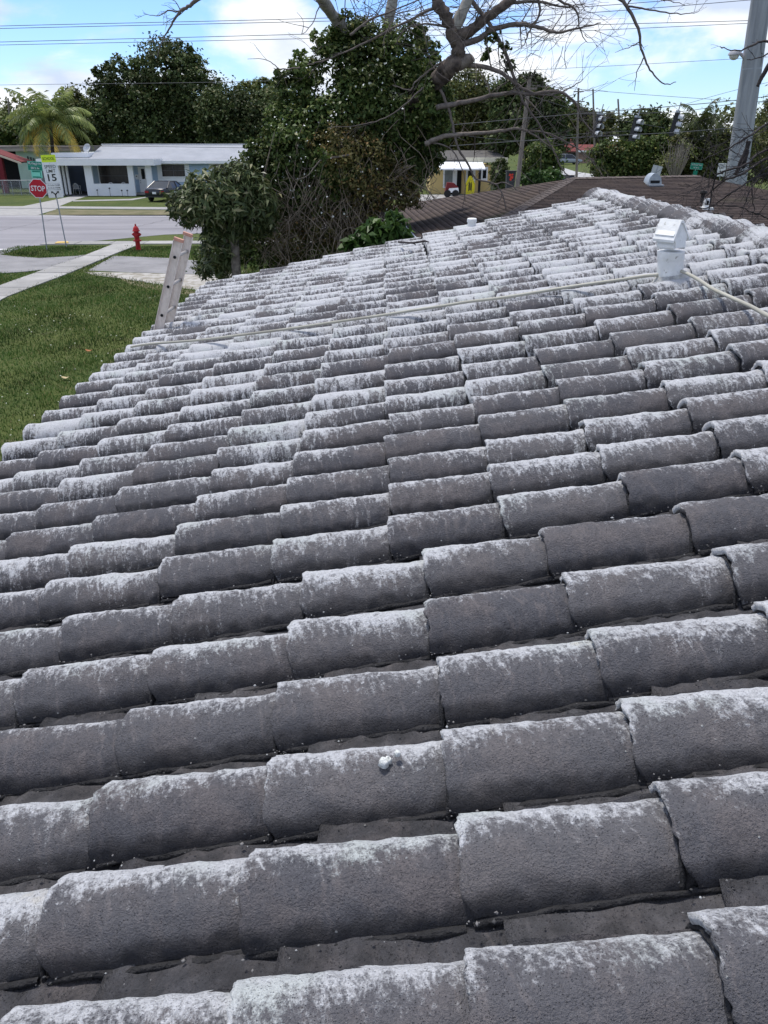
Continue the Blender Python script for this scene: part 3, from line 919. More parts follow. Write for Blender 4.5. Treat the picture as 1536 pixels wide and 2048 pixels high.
wing.prism([(-hw * 0.17, -dpt * 1.12, zt + 0.004), (hw * 0.17, -dpt * 1.12, zt + 0.004), (hw * 0.17, -dpt * 1.12, zt + 0.021), (-hw * 0.17, -dpt * 1.12, zt + 0.021)], (0, 2.24 * dpt, 0))
vxf(rotz(wing, HA)).build('cap_plate', M_WHITE_METAL, vent)
lv = MB()
for sx in (-1, 1):
    lv.prism([(sx * hw * 0.83, -dpt * 0.9, zl - 0.012), (sx * hw * 1.02, -dpt * 0.9, zl + 0.002), (sx * hw * 1.02, -dpt * 0.9, zl2 - 0.03), (sx * hw * 0.83, -dpt * 0.9, zl2 - 0.01)], (0, 1.8 * dpt, 0))
vxf(rotz(lv, HA)).build('outlet_lip', M_WHITE_METAL, vent)
fl = MB()
fl.lathe([(pr * 1.9, -0.075), (pr * 1.55, -0.02), (pr * 1.12, 0.018), (pr * 1.0, 0.03)], n=24)
fl.xf(Matrix.Rotation(-SLOPE, 4, 'Y'))
vxf(fl).build('flashing', mat('painted_flashing', (0.50, 0.50, 0.47), (0.25, 0.25, 0.25), 14, 0.8, 0.6, 60), vent, True)

# hose over the tiles
hp = [(262, 694), (300, 688), (400, 680), (480, 670), (560, 660), (650, 647), (720, 637), (780, 628), (830, 620), (890, 611), (940, 603), (1000, 596), (1070, 585), (1150, 572), (1230, 561), (1290, 552), (1318, 549), (1345, 538), (1372, 546), (1398, 560), (1424, 577), (1460, 594), (1500, 612), (1545, 636), (1600, 660)]
pts = [roofpt(x, y, 0.012) for x, y in hp]
def smooth_path(pts, k=4):
    pts = [Vector(p) for p in pts]
    out = []
    for i in range(len(pts) - 1):
        p0, p1, p2, p3 = pts[max(i - 1, 0)], pts[i], pts[i + 1], pts[min(i + 2, len(pts) - 1)]
        for j in range(k):
            t = j / k
            out.append(0.5 * ((2 * p1) + (p2 - p0) * t + (2 * p0 - 5 * p1 + 4 * p2 - p3) * t * t + (3 * p1 - p0 - 3 * p2 + p3) * t ** 3))
    out.append(pts[-1])
    return out
setp(MB().tube(smooth_path(pts), 0.0105, 9).build('hose', mat('cream_hose', (0.40, 0.39, 0.33), (0.27, 0.26, 0.22), 2.2, 0.5, speck=((0.40, 0.29, 0.14), 0.9, 0.66)), None, True, origin=pts[10]), 'long cream hose lying across the tiled roof and behind the vent', 'hose')
# short capped pipe at the far gable
cp = roofpt(943, 458, -0.06)
stub = thing('pipe_stub', 'short white capped pipe at the far edge of the tiled roof', 'pipe', cp)
k = 1 / ppm(943, 450, cp.y)
MB().lathe([(8.6 * k, -0.02), (8.4 * k, 12 * k), (8.4 * k, 13 * k)], cp, 16).build('pipe', M_WHITE_METAL, stub, 'angle')
MB().lathe([(9.6 * k, 13 * k), (9.8 * k, 14 * k), (9.6 * k, 19 * k), (7.6 * k, 20.5 * k), (0.5 * k, 20.8 * k)], cp, 16).build('cap', M_WHITE_METAL, stub, 'angle')

# ladder leaning on the eave
lad = thing('ladder', 'weathered pale extension ladder leaning on the eave at the left of the roof', 'ladder', (-3.2, 8.35, 0))
M_LAD = mat('faded_fibreglass', (0.74, 0.66, 0.60), (0.56, 0.49, 0.44), 9, 0.6, 0.2, 40, stretch=(3, 3, 1))
M_LADALU = mat('dull_aluminium', (0.42, 0.40, 0.385), (0.33, 0.32, 0.31), 5, 0.5, metal=0.5)
M_CAPR = mat('faded_orange_rubber', (0.52, 0.27, 0.20), (0.40, 0.22, 0.17), 9, 0.7)
tops = [P(357, 482, 8.05), P(375, 471, 8.50)]
foots = []
for Yr, tp in zip((8.05, 8.50), tops):
    lo = P(322 if Yr < 8.3 else 340, 640 if Yr < 8.3 else 632, Yr)
    d = (tp - lo).normalized()
    foots.append(tp - d * (tp.z / d.z))
dL = (tops[0] - foots[0]).normalized()
LX = Vector((dL.z, 0, -dL.x)).normalized()
LM = Matrix((LX, Vector((0, 1, 0)), dL)).transposed()
for f, tp in zip(foots, tops):
    ln = (tp - f).length
    rail = MB()
    mid = (f + tp) / 2
    sgn = 1 if tp.y > 8.3 else -1
    rail.box(mid + Vector((0, sgn * 0.000, 0)), (0.092, 0.006, ln), LM)
    for e in (-1, 1):
        rail.box(mid + LX * e * 0.043 + Vector((0, -0.0168, 0)), (0.006, 0.028, ln - 0.004), LM)
    rail.build('rail', M_LAD, lad)
    MB().box(tp + dL * 0.012, (0.096, 0.046, 0.03), LM).build('rail_cap', M_CAPR, lad)
for i in range(12):
    t = 0.28 + i * 0.305
    a = foots[0] + dL * t; b = foots[1] + dL * t
    if a.z > tops[0].z - 0.1: break
    rg = MB().tube([a + Vector((0, -0.010, 0)), b + Vector((0, 0.012, 0))], 0.017, 8).build('rung', M_LADALU, lad)
    MB().tube([a + Vector((0, -0.013, 0)), a + Vector((0, -0.0105, 0))], 0.015, 10).build('rung_socket', M_DARK, rg)

# ================================================================== THE BROWN ROOFED HOUSE NEXT DOOR
def shingle_material():
    m, n, b, out = new_mat('brown_shingle')
    g = NG(m)
    tcn = g.node('ShaderNodeTexCoord').outputs['UV']
    geo = g.node('ShaderNodeNewGeometry').outputs['Position']
    br = g.node('ShaderNodeTexBrick'); br.offset = 0.5
    g.plug(br.inputs['Vector'], tcn)
    br.inputs['Scale'].default_value = 1.0
    br.inputs['Brick Width'].default_value = 0.30; br.inputs['Row Height'].default_value = 0.15
    br.inputs['Mortar Size'].default_value = 0.008; br.inputs['Bias'].default_value = -0.2
    br.inputs['Color1'].default_value = (0.105, 0.082, 0.074, 1); br.inputs['Color2'].default_value = (0.060, 0.048, 0.046, 1)
    br.inputs['Mortar'].default_value = (0.022, 0.018, 0.018, 1)
    c = br.outputs['Color']
    c = g.mix(g.math('MULTIPLY', g.smooth(g.noise(geo, 1.1, 5, 0.6), 0.45, 0.7), 0.45), c, (0.135, 0.105, 0.085))
    c = g.mix(g.math('MULTIPLY', g.smooth(g.noise(geo, 30.0, 3, 0.7), 0.35, 0.65), 0.35), c, (0.035, 0.03, 0.03))
    c = g.mix(g.math('MULTIPLY', g.smooth(g.noise(geo, 0.45, 3, 0.6), 0.60, 0.72), 0.35), c, (0.05, 0.06, 0.025))
    g.plug(b.inputs['Base Color'], c)
    b.inputs['Roughness'].default_value = 0.95
    b.inputs['Specular IOR Level'].default_value = 0.1
    bp = g.node('ShaderNodeBump'); bp.inputs['Strength'].default_value = 0.4; bp.inputs['Distance'].default_value = 0.01
    g.plug(bp.inputs['Height'], g.noise(geo, 60, 3, 0.7)); g.plug(b.inputs['Normal'], bp.outputs[0])
    return m
M_SHING = shingle_material()
bh = thing('shingled_house', 'neighbouring house with brown shingled hip roof just beyond the tiled gable', 'house', (7.0, 23.0, 0))
A = Vector((0.12, 28.4, 2.4)); D = Vector((1.0, 15.6, 2.4))       # west eave, far to near
apex = Vector((5.05, 22.6, 3.52)); rid2 = Vector((8.75, 23.35, 3.55))
Bf = Vector((13.4, 29.6, 2.4)); Bn = Vector((14.3, 16.8, 2.4))
def shingle_face(e0, e1, t0, t1, parent, base_mb_list):
    """courses of shingles as overlapping steps from the eave e0-e1 up to t0-t1"""
    up0, up1 = (t0 - e0), (t1 - e1)
    ln = max(up0.length, up1.length)
    nrm = (e1 - e0).cross(t0 - e0 if (t0 - e0).length > 0.1 else t1 - e0).normalized()
    if nrm.z < 0: nrm = -nrm
    perp = nrm.cross((e1 - e0).normalized())
    H = abs((t0 - e0).dot(perp))
    n = int(H / 0.15)
    V, Fc, UV = [], [], []
    du = (e1 - e0).normalized()
    for i in range(n):
        a, b = i / n, (i + 1.25) / n
        b = min(b, 1.0)
        w = random.uniform(-0.002, 0.004)
        p = [e0 + up0 * a + nrm * (0.010 + w), e1 + up1 * a + nrm * (0.010 + w), e1 + up1 * b + nrm * 0.002, e0 + up0 * b + nrm * 0.002,
             e0 + up0 * a - nrm * 0.003, e1 + up1 * a - nrm * 0.003]
        k = len(V)
        V += [tuple(q) for q in p]
        for q in p: UV.append(((q - e0).dot(du), (i + 0.02) * 0.15 if q in (p[0], p[1], p[4], p[5]) else (i + 0.98) * 0.15))
        Fc += [(k, k + 1, k + 2, k + 3), (k, k + 4, k + 5, k + 1)]
    return V, Fc, UV
Vs, Fs, UVs = [], [], []
for e0, e1, t0, t1 in ((D, A, apex, apex), (A, Bf, apex, rid2), (Bf, Bn, rid2, rid2), (Bn, D, rid2, apex)):
    v, f, u = shingle_face(e0, e1, t0, t1, bh, None)
    k = len(Vs)
    Vs += v; Fs += [tuple(i + k for i in q) for q in f]; UVs += u
core = MB()
core.add([A, D, Bn, Bf, apex, rid2], [(0, 1, 4), (1, 2, 5, 4), (2, 3, 5), (3, 0, 4, 5), (0, 3, 2, 1)])
core.v = [(v[0], v[1], v[2] - 0.03) for v in core.v]
bro = core.build('roof', mat('roof_felt', (0.05, 0.045, 0.045)), bh)
o = npmesh('shingle_courses', Vs, Fs, M_SHING, bro, kind='stuff', uv=UVs)
# hip and ridge caps
def caps(p, q, name):
    n = int((q - p).length / 0.20)
    d = (q - p) / n
    sd = Vector((d.y, -d.x, 0)).normalized()
    for i in range(n):
        a = p + d * i; b = p + d * (i + 1.25)
        w = 0.15
        MB().add([a + Vector((0, 0, 0.045)), a + sd * w + Vector((0, 0, 0.005)), b + sd * w * 0.9, b + Vector((0, 0, 0.03)), a - sd * w + Vector((0, 0, 0.005)), b - sd * w * 0.9,
                  a + sd * w - Vector((0, 0, 0.03)), a - sd * w - Vector((0, 0, 0.03))],
                 [(0, 1, 2, 3), (4, 0, 3, 5), (0, 4, 7, 6, 1)]).build(name, M_CAP, bro)
M_CAP = mat('brown_cap_shingle', (0.125, 0.102, 0.092), (0.065, 0.053, 0.05), 8, 0.95, 0.4, 60)
caps(D, apex, 'hip_shingle'); caps(apex, rid2, 'ridge_shingle'); caps(Bf, rid2, 'hip_shingle')
gut = MB()
gd = (D - A).normalized()
for k_, (r0, r1, z0, z1) in enumerate(((-0.02, 0.004, -0.14, 0.015), (-0.13, -0.11, -0.13, 0.012), (-0.129, 0.003, -0.15, -0.13))):
    sd = Vector((gd.y, -gd.x, 0))
    if sd.x > 0: sd = -sd
    a0, a1 = A + sd * (-r0), A + sd * (-r1)
    gut.prism([A + sd * (-r0) + Vector((0, 0, z0)), A + sd * (-r1) + Vector((0, 0, z0)), A + sd * (-r1) + Vector((0, 0, z1)), A + sd * (-r0) + Vector((0, 0, z1))], gd * (D - A).length)
gut.build('gutter', mat('gutter_white', (0.42, 0.45, 0.50), (0.30, 0.33, 0.38), 3, 0.5), bh)
MB().prism([(1.2, 27.5, 0), (2.0, 16.6, 0), (13.2, 17.6, 0), (12.4, 28.6, 0)], (0, 0, 2.32)).build('wall', mat('neighbour_wall', (0.42, 0.40, 0.36), None, 3, 0.85), bh)
# low flat porch roof under the gutter
pf = [A + Vector((-0.55, -2.4, -0.75)), A + Vector((0.9, -2.4, -0.72)), D + Vector((0.2, 0.5, -0.72)), D + Vector((-1.3, 0.5, -0.75))]
pf = [Vector((p.x, p.y, 1.75)) for p in pf]
MB().prism(pf, (0, 0, 0.14)).build('porch_roof', mat('flat_grey_roof', (0.13, 0.13, 0.14), (0.08, 0.08, 0.09), 2, 0.9, 0.3, 30), bh)
for p in (pf[0], pf[3]):
    MB().span(p.x + 0.1, p.x + 0.2, p.y - 0.2 + (0.5 if p is pf[3] else -0.3), p.y - 0.1 + (0.5 if p is pf[3] else -0.3), 0, 1.75).build('porch_post', white_paint, bh)
# vents on it
def face_z(x, y):                                   # height of the near roof face
    n = (D - Bn).cross(apex - Bn)
    return Bn.z - (n.x * (x - Bn.x) + n.y * (y - Bn.y)) / n.z
def hit_face(px, py):
    n = (D - Bn).cross(apex - Bn)
    d = Vector(ray(px, py)); o_ = Vector((0, 0, EYE))
    t = (Bn - o_).dot(n) / d.dot(n)
    return o_ + d * t
vp = hit_face(1304, 366)
cv = thing('cap_vent', 'galvanised half round cap vent on the brown shingled roof', 'vent', vp)
k = 1 / ppm(1304, 362, vp.y)
vm = MB()
vm.prism([(vp.x - 14 * k, vp.y + 0.18, vp.z - 0.02)] + [(vp.x - 14 * k + 28 * k * j / 10, vp.y + 0.18, vp.z + 16 * k * math.sin(math.pi * j / 10) ** 0.6 + 0.03) for j in range(1, 10)] + [(vp.x + 14 * k, vp.y + 0.18, vp.z - 0.02)], (0, -0.42, 0))
vm.build('hood', mat('weathered_zinc', (0.40, 0.44, 0.47), (0.30, 0.34, 0.38), 12, 0.45, metal=0.5), cv, 'angle')
MB().span(vp.x - 15 * k, vp.x + 15 * k, vp.y - 0.40, vp.y + 0.24, vp.z - 0.06, vp.z - 0.02).build('base_flange', M_GALV, cv)
MB().span(vp.x - 9 * k, vp.x + 9 * k, vp.y - 0.255, vp.y - 0.243, vp.z + 0.005, vp.z + 5.5 * k).build('opening', M_DARK, cv)
pp = hit_face(1411, 416)
pv = thing('plumbing_vent', 'white boxed flue with dark slot on the brown shingled roof', 'vent', pp)
k = 1 / ppm(1411, 410, pp.y)
MB().span(pp.x - 5 * k, pp.x + 5 * k, pp.y - 0.07, pp.y + 0.07, pp.z - 0.05, pp.z + 18 * k).build('flue', M_WHITE_METAL, pv)
MB().span(pp.x - 2 * k, pp.x + 2.5 * k, pp.y - 0.078, pp.y - 0.072, pp.z + 6 * k, pp.z + 14 * k).build('slot', M_DARK, pv)
MB().span(pp.x - 9 * k, pp.x + 12 * k, pp.y - 0.16, pp.y + 0.16, pp.z - 0.055, pp.z + 0.02).build('flashing', M_WHITE_METAL, pv)
pq = hit_face(1404, 404)
pb = thing('black_pipe', 'black mushroom topped pipe behind the white flue on the shingled roof', 'vent', pq)
MB().lathe([(4 * k, -0.05), (4 * k, 16 * k)], pq, 12).build('pipe', M_RUBBER, pb, 'angle')
MB().lathe([(6 * k, 15 * k), (7.5 * k, 17 * k), (6.5 * k, 21 * k), (0.5 * k, 22.5 * k)], pq, 12).build('cap', M_RUBBER, pb, 'angle')

# ================================================================== STREET FURNITURE
def lettering(txt, size, M, mt, parent, name='lettering', width=None, bold=0.0, depth=0.004):
    """flat letters, centred on M's origin, reading along M's x with M's z up, standing proud towards -y"""
    cu = bpy.data.curves.new(name, 'FONT')
    cu.body = txt; cu.size = size; cu.align_x = 'CENTER'; cu.align_y = 'CENTER'
    cu.offset = bold * size
    cu.resolution_u = 3
    tmp = bpy.data.objects.new(name, cu)
    COL.objects.link(tmp)
    bpy.context.view_layer.update()
    dg = bpy.context.evaluated_depsgraph_get()
    me0 = tmp.evaluated_get(dg).to_mesh()
    vs = [v.co.copy() for v in me0.vertices]
    fs = [tuple(p.vertices) for p in me0.polygons]
    tmp.evaluated_get(dg).to_mesh_clear()
    bpy.data.objects.remove(tmp); bpy.data.curves.remove(cu)
    xs = [v.x for v in vs]; ys = [v.y for v in vs]
    cx, cy = (max(xs) + min(xs)) / 2, (max(ys) + min(ys)) / 2
    kx = (width / (max(xs) - min(xs))) if width else 1.0
    mb = MB()
    mb.add([M @ Vector(((v.x - cx) * kx, -depth, v.y - cy)) for v in vs], fs)
    return mb.build(name, mt, parent)
def post_frame(base, top):
    up = (top - base).normalized()
    x = Vector((1, 0, 0)); x = (x - up * x.dot(up)).normalized()
    y = up.cross(x)
    M = Matrix((x, y, up)).transposed().to_4x4()
    M.translation = base
    return M
def at(M, x, z, y=0.0): return M @ Matrix.Translation((x, y, z))
def plate(M, x, z, w, h, mt, parent, name, y=-0.035, t=0.004, r=0.0):
    mb = MB()
    if r:
        poly = []
        for (cx, cz, a0) in ((w / 2 - r, h / 2 - r, 0), (-w / 2 + r, h / 2 - r, 90), (-w / 2 + r, -h / 2 + r, 180), (w / 2 - r, -h / 2 + r, 270)):
            for j in range(5):
                a = R(a0 + j * 22.5)
                poly.append((x + cx + r * math.cos(a), y, z + cz + r * math.sin(a)))
        mb.prism(poly, (0, t, 0))
    else:
        mb.box((x, y + t / 2, z), (w, t, h))
    return mb.xf(M).build(name, mt, parent)
M_SIGNW = mat('sign_white', (0.72, 0.73, 0.74), (0.66, 0.67, 0.68), 3, 0.5)
M_RED = mat('stop_red', (0.42, 0.008, 0.022), (0.36, 0.007, 0.02), 3, 0.5)
M_GREEN = mat('street_sign_green', (0.005, 0.20, 0.13), (0.004, 0.17, 0.11), 4, 0.5)
M_MINT = mat('sign_mint', (0.20, 0.62, 0.48), None, 4, 0.5)
M_LIME = mat('school_yellow', (0.62, 0.78, 0.03), (0.56, 0.70, 0.03), 4, 0.5)

# stop sign with street names
sb = G(94, 500); stp = P(71, 335, sb.y)
SM = post_frame(sb, stp)
stop = thing('stop_sign', 'red octagonal stop sign with green street name plates on a leaning post', 'sign', sb)
Lp_ = (stp - sb).length
MB().tube([SM @ Vector((0, 0, -0.2)), SM @ Vector((0, 0, Lp_ + 0.03))], 0.028, 8).build('post', M_GALV, stop)
q = 44.8
zs = 114.5 / q
def octo(rad, y, t):
    return MB().prism([(rad * math.cos(R(22.5 + 45 * i)), y, zs + rad * math.sin(R(22.5 + 45 * i))) for i in range(8)], (0, t, 0)).xf(SM)
octo(0.412, -0.045, 0.004).build('octagon_border', M_SIGNW, stop)
octo(0.385, -0.0485, 0.003).build('octagon_panel', M_RED, stop)
lettering('STOP', 0.30, at(SM, 0, zs, -0.050), M_SIGNW, stop, width=0.60, bold=0.012)
zu = 154.5 / q
plate(SM, 0.0, zu, 0.62, 0.36, M_MINT, stop, 'name_plate_border', -0.040)
for dz in (0.085, -0.085):
    plate(SM, 0.0, zu + dz, 0.595, 0.160, M_GREEN, stop, 'name_plate', -0.0445)
lettering('ML King Jr Av', 0.125, at(SM, 0, zu + 0.085, -0.046), M_SIGNW, stop, width=0.54, bold=0.01)
lettering('SW 31 Av', 0.125, at(SM, 0, zu - 0.085, -0.046), M_SIGNW, stop, width=0.36, bold=0.01)
zu2 = 140.0 / q
plate(SM, 0.03, zu2, 0.46, 0.30, M_MINT, stop, 'lower_plate', -0.040)
for dz in (0.105, -0.115):
    plate(SM, 0.03, zu2 + dz, 0.36, 0.05, M_GREEN, stop, 'lower_plate_bar', -0.0445)
plate(SM, 0.03 + 0.17, zu2, 0.03, 0.15, M_GREEN, stop, 'lower_plate_mark', -0.0445)

# school speed limit assembly
kb = G(133, 494); kt = P(99, 325, kb.y)
KM = post_frame(kb, kt)
sp_ = thing('school_speed_sign', 'white school speed limit sign with yellow header on a strongly leaning post', 'sign', kb)
q = 43.6
Lk = (kt - kb).length
MB().tube([KM @ Vector((0, 0, -0.2)), KM @ Vector((0, 0, Lk - 0.02))], 0.028, 8).build('post', M_GALV, sp_)
def hk(y): return (494 - y) * 1.018 / q
plate(KM, 0, hk(335), 0.64, 0.30, M_LIME, sp_, 'header_plate', -0.038, r=0.03)
lettering('SCHOOL', 0.17, at(KM, 0, hk(335), -0.040), M_BLACK, sp_, width=0.52, bold=0.006)
plate(KM, 0, hk(360.5), 0.68, 0.80, M_SIGNW, sp_, 'speed_plate', -0.038, r=0.04)
lettering('SPEED', 0.19, at(KM, 0, hk(349), -0.040), M_BLACK, sp_, width=0.50, bold=0.004)
lettering('LIMIT', 0.19, at(KM, 0, hk(356.5), -0.040), M_BLACK, sp_, width=0.40, bold=0.004)
lettering('15', 0.40, at(KM, 0, hk(368), -0.040), M_BLACK, sp_, width=0.38, bold=0.016)
plate(KM, 0, hk(383.5), 0.66, 0.25, M_SIGNW, sp_, 'times_plate', -0.038, r=0.03)
M_GREYP = mat('grey_print', (0.10, 0.10, 0.11), None, 3, 0.5)
lettering('7:15-8:15AM', 0.085, at(KM, 0, hk(381.3), -0.040), M_GREYP, sp_, width=0.54, bold=0.008)
lettering('2:15-3:15PM', 0.085, at(KM, 0, hk(386), -0.040), M_GREYP, sp_, width=0.54, bold=0.008)
plate(KM, 0, hk(396.5), 0.66, 0.32, M_SIGNW, sp_, 'symbol_plate', -0.038, r=0.02)
sy = MB()
z0 = hk(396.5)
sy.box((0, -0.0405, z0 - 0.085), (0.055, 0.003, 0.14))
for sx in (-1, 1):
    sy.prism([(0, -0.042, z0 - 0.05), (sx * 0.03, -0.042, z0 - 0.04), (sx * 0.12, -0.042, z0 + 0.045), (sx * 0.10, -0.042, z0 + 0.08), (0, -0.042, z0 + 0.005)], (0, 0.003, 0))
    sy.prism([(sx * 0.075, -0.0422, z0 + 0.10), (sx * 0.185, -0.0422, z0 + 0.105), (sx * 0.165, -0.0422, z0 + 0.005)], (0, 0.003, 0))
sy.xf(KM).build('arrow_symbol', M_BLACK, sp_)

# hydrant
hb = G(277, 499.5); ht = P(270.5, 448, hb.y)
HM = post_frame(hb, ht)
hyd = thing('fire_hydrant', 'red fire hydrant on the grass beside the pavement', 'hydrant', hb)
hh = (ht - hb).length
M_HYD = mat('hydrant_red', (0.40, 0.014, 0.018), (0.28, 0.010, 0.014), 6, 0.5)
def hl(name, prof, n=18):
    return MB().lathe([(r * hh, z * hh) for r, z in prof], n=n).xf(HM).build(name, M_HYD, hyd, 'angle')
hl('barrel', [(0.125, -0.1), (0.115, 0.02), (0.095, 0.03), (0.095, 0.33), (0.165, 0.335), (0.165, 0.385), (0.10, 0.39), (0.098, 0.72)])
hl('bonnet', [(0.15, 0.72), (0.15, 0.755), (0.125, 0.76), (0.11, 0.84), (0.07, 0.90), (0.035, 0.93), (0.030, 1.0), (0.005, 1.005)])
for sx in (-1, 1):
    nz_ = MB().lathe([(0.075 * hh, 0.07 * hh), (0.075 * hh, 0.115 * hh), (0.06 * hh, 0.12 * hh), (0.06 * hh, 0.155 * hh), (0.025 * hh, 0.16 * hh), (0.022 * hh, 0.19 * hh)], n=12, axis=Matrix.Rotation(R(90 * sx), 3, 'Y'))
    nz_.v = [(v[0], v[1], v[2] + 0.60 * hh) for v in nz_.v]
    nz_.xf(HM).build('side_nozzle', M_HYD, hyd, 'angle')
nz_ = MB().lathe([(0.09 * hh, 0.06 * hh), (0.09 * hh, 0.13 * hh), (0.03 * hh, 0.14 * hh), (0.028 * hh, 0.17 * hh)], n=12, axis=Matrix.Rotation(R(90), 3, 'X'))
nz_.v = [(v[0], v[1], v[2] + 0.56 * hh) for v in nz_.v]
nz_.xf(HM).build('front_nozzle', M_HYD, hyd, 'angle')

# ================================================================== THE BLUE HOUSE ACROSS THE STREET
M_BLUE = mat('pale_blue_stucco', (0.36, 0.48, 0.62), (0.33, 0.44, 0.57), 1.5, 0.85, 0.2, 30)
M_WALLW = mat('white_stucco', (0.76, 0.78, 0.80), (0.70, 0.72, 0.74), 1.2, 0.85, 0.2, 30)
M_ROOFG = mat('pale_grey_roof', (0.31, 0.325, 0.36), (0.26, 0.275, 0.305), 0.7, 0.9, 0.2, 20, detail=8)
M_TRIM = mat('white_trim', (0.78, 0.79, 0.80), (0.72, 0.73, 0.74), 2, 0.6)
YB = 72.5
def BX(x, y, Y=YB): return P(x, y, Y).x
def BZ(x, y, Y=YB): return P(x, y, Y).z
blue = thing('blue_house', 'long pale blue and white bungalow with grey roof across the street', 'house', (P(300, 391, YB).x, YB, 0))
def bpart(name, m, mb, **k): return mb.build(name, m, blue, **k)
xL, xP, xR_ = BX(79, 325), BX(312, 325), BX(520, 325) + 3
zf0, zf1 = BZ(200, 331), BZ(200, 319.5)
# porch roof slab
bpart('porch_roof', M_TRIM, MB().span(xL, xP, YB - 0.7, YB + 3.2, zf0 + 0.02, zf1 + 0.06))
bpart('porch_roof_top', M_ROOFG, MB().span(xL + 0.12, xP - 0.12, YB - 0.58, YB + 3.1, zf1 + 0.061, zf1 + 0.09))
# porch front wall: piers, sill wall
xa = [BX(v, 360) for v in (171, 186, 257, 268, 293, 304)]
zs_ = BZ(220, 367.5)
for x0_, x1_ in ((xa[0], xa[1]), (xa[2], xa[3]), (xa[4], xa[5])):
    bpart('porch_pier', M_WALLW, MB().span(x0_, x1_, YB, YB + 0.25, 0, zf0 + 0.019))
bpart('porch_sill_wall', M_WALLW, MB().span(xa[1], xa[2], YB + 0.005, YB + 0.245, 0, zs_))
bpart('porch_floor', M_CONC, MB().span(xa[0], xa[5], YB + 0.25, YB + 2.3, 0, 0.15))
bpart('porch_step', M_DARK, MB().span(xa[3] + 0.02, xa[4] - 0.02, YB + 0.02, YB + 0.24, 0.0, 0.10))
# main wall, behind the porch and on to the right
Yw = YB + 2.3
wz1 = BZ(420, 326, Yw) + 0.25
xw0 = P(171, 360, Yw).x
bpart('wall', M_BLUE, MB().span(xw0, xR_, Yw, Yw + 9, 0, wz1 - 0.02))
# picture window in the porch
def window(x0, x1, z0, z1, Y, frame=M_TRIM, mull=1, bars=1, name='window', fw=0.08):
    f = MB()
    f.span(x0 - fw, x0, Y - 0.06, Y - 0.003, z0 - fw, z1 + fw); f.span(x1, x1 + fw, Y - 0.06, Y - 0.003, z0 - fw, z1 + fw)
    f.span(x0, x1, Y - 0.06, Y - 0.003, z1, z1 + fw); f.span(x0, x1, Y - 0.06, Y - 0.003, z0 - fw, z0)
    w = bpart(name, frame, f)
    for i in range(mull):
        xm = x0 + (x1 - x0) * (i + 1) / (mull + 1)
        MB().span(xm - 0.025, xm + 0.025, Y - 0.05, Y - 0.02, z0, z1).build('mullion', M_GREYF, w)
    for i in range(bars):
        zm = z0 + (z1 - z0) * (i + 1) / (bars + 1)
        MB().span(x0, x1, Y - 0.045, Y - 0.025, zm - 0.02, zm + 0.02).build('glazing_bar', M_GREYF, w)
    MB().span(x0, x1, Y - 0.012, Y - 0.006, z0, z1).build('pane', M_WGLASS, w)
    return w
M_GREYF = mat('grey_window_frame', (0.10, 0.10, 0.105), None, 3, 0.5)
M_WGLASS = mat('curtained_glass', (0.045, 0.034, 0.028), (0.012, 0.010, 0.010), 2.2, 0.25, stretch=(3, 1, 0.6), spec=0.4)
window(P(199, 350, Yw).x, P(259, 350, Yw).x, BZ(230, 376, Yw), BZ(230, 327, Yw), Yw, mull=0)
bpart('porch_curtain_wall', mat('shaded_blue_panel', (0.30, 0.38, 0.46), None, 2, 0.8), MB().span(P(184, 350, Yw).x, P(197, 350, Yw).x, Yw - 0.04, Yw - 0.004, 0.15, wz1 - 0.1))
# door
dx0, dx1 = P(278.5, 360, Yw).x, P(296, 360, Yw).x
dr = bpart('door', M_TRIM, MB().span(dx0, dx1, Yw - 0.06, Yw - 0.004, 0.15, 2.25))
MB().span(dx0 + 0.36 * (dx1 - dx0), dx0 + 0.74 * (dx1 - dx0), Yw - 0.075, Yw - 0.061, 1.25, 2.08).build('door_pane', M_GLASS, dr)
for zz in (0.95, 1.12):
    MB().lathe([(0.04, 0), (0.04, 0.03), (0.015, 0.04)], (dx0 + 0.12, Yw - 0.061, zz), 10, Matrix.Rotation(R(90), 3, 'X')).build('handle', M_GALV, dr)
mbx = bpart('mailbox', M_TRIM, MB().span(P(271, 350, Yw).x, P(277, 350, Yw).x, Yw - 0.14, Yw - 0.004, 1.22, 1.62))
MB().span(P(272.4, 350, Yw).x, P(275, 350, Yw).x, Yw - 0.147, Yw - 0.141, 1.45, 1.52).build('mail_slot', M_BLACK, mbx)
# right hand window with wide white surround
wx0, wx1 = P(324, 340, Yw).x, P(370, 340, Yw).x
wz0 = BZ(345, 353, Yw); wz2 = BZ(345, 329, Yw)
bpart('window_surround', M_WALLW, MB().span(wx0 - 0.42, wx1 + 0.40, Yw - 0.05, Yw - 0.002, wz0 - 0.45, wz1 - 0.12))
window(wx0, wx1, wz0, wz2, Yw - 0.051, mull=1, fw=0.05)
wx2 = P(428, 340, Yw).x
bpart('window_surround', M_WALLW, MB().span(wx2 - 0.42, wx2 + 2.6, Yw - 0.05, Yw - 0.002, wz0 - 0.45, wz1 - 0.12))
window(wx2, wx2 + 2.2, wz0, wz2, Yw - 0.051, mull=1, fw=0.05)
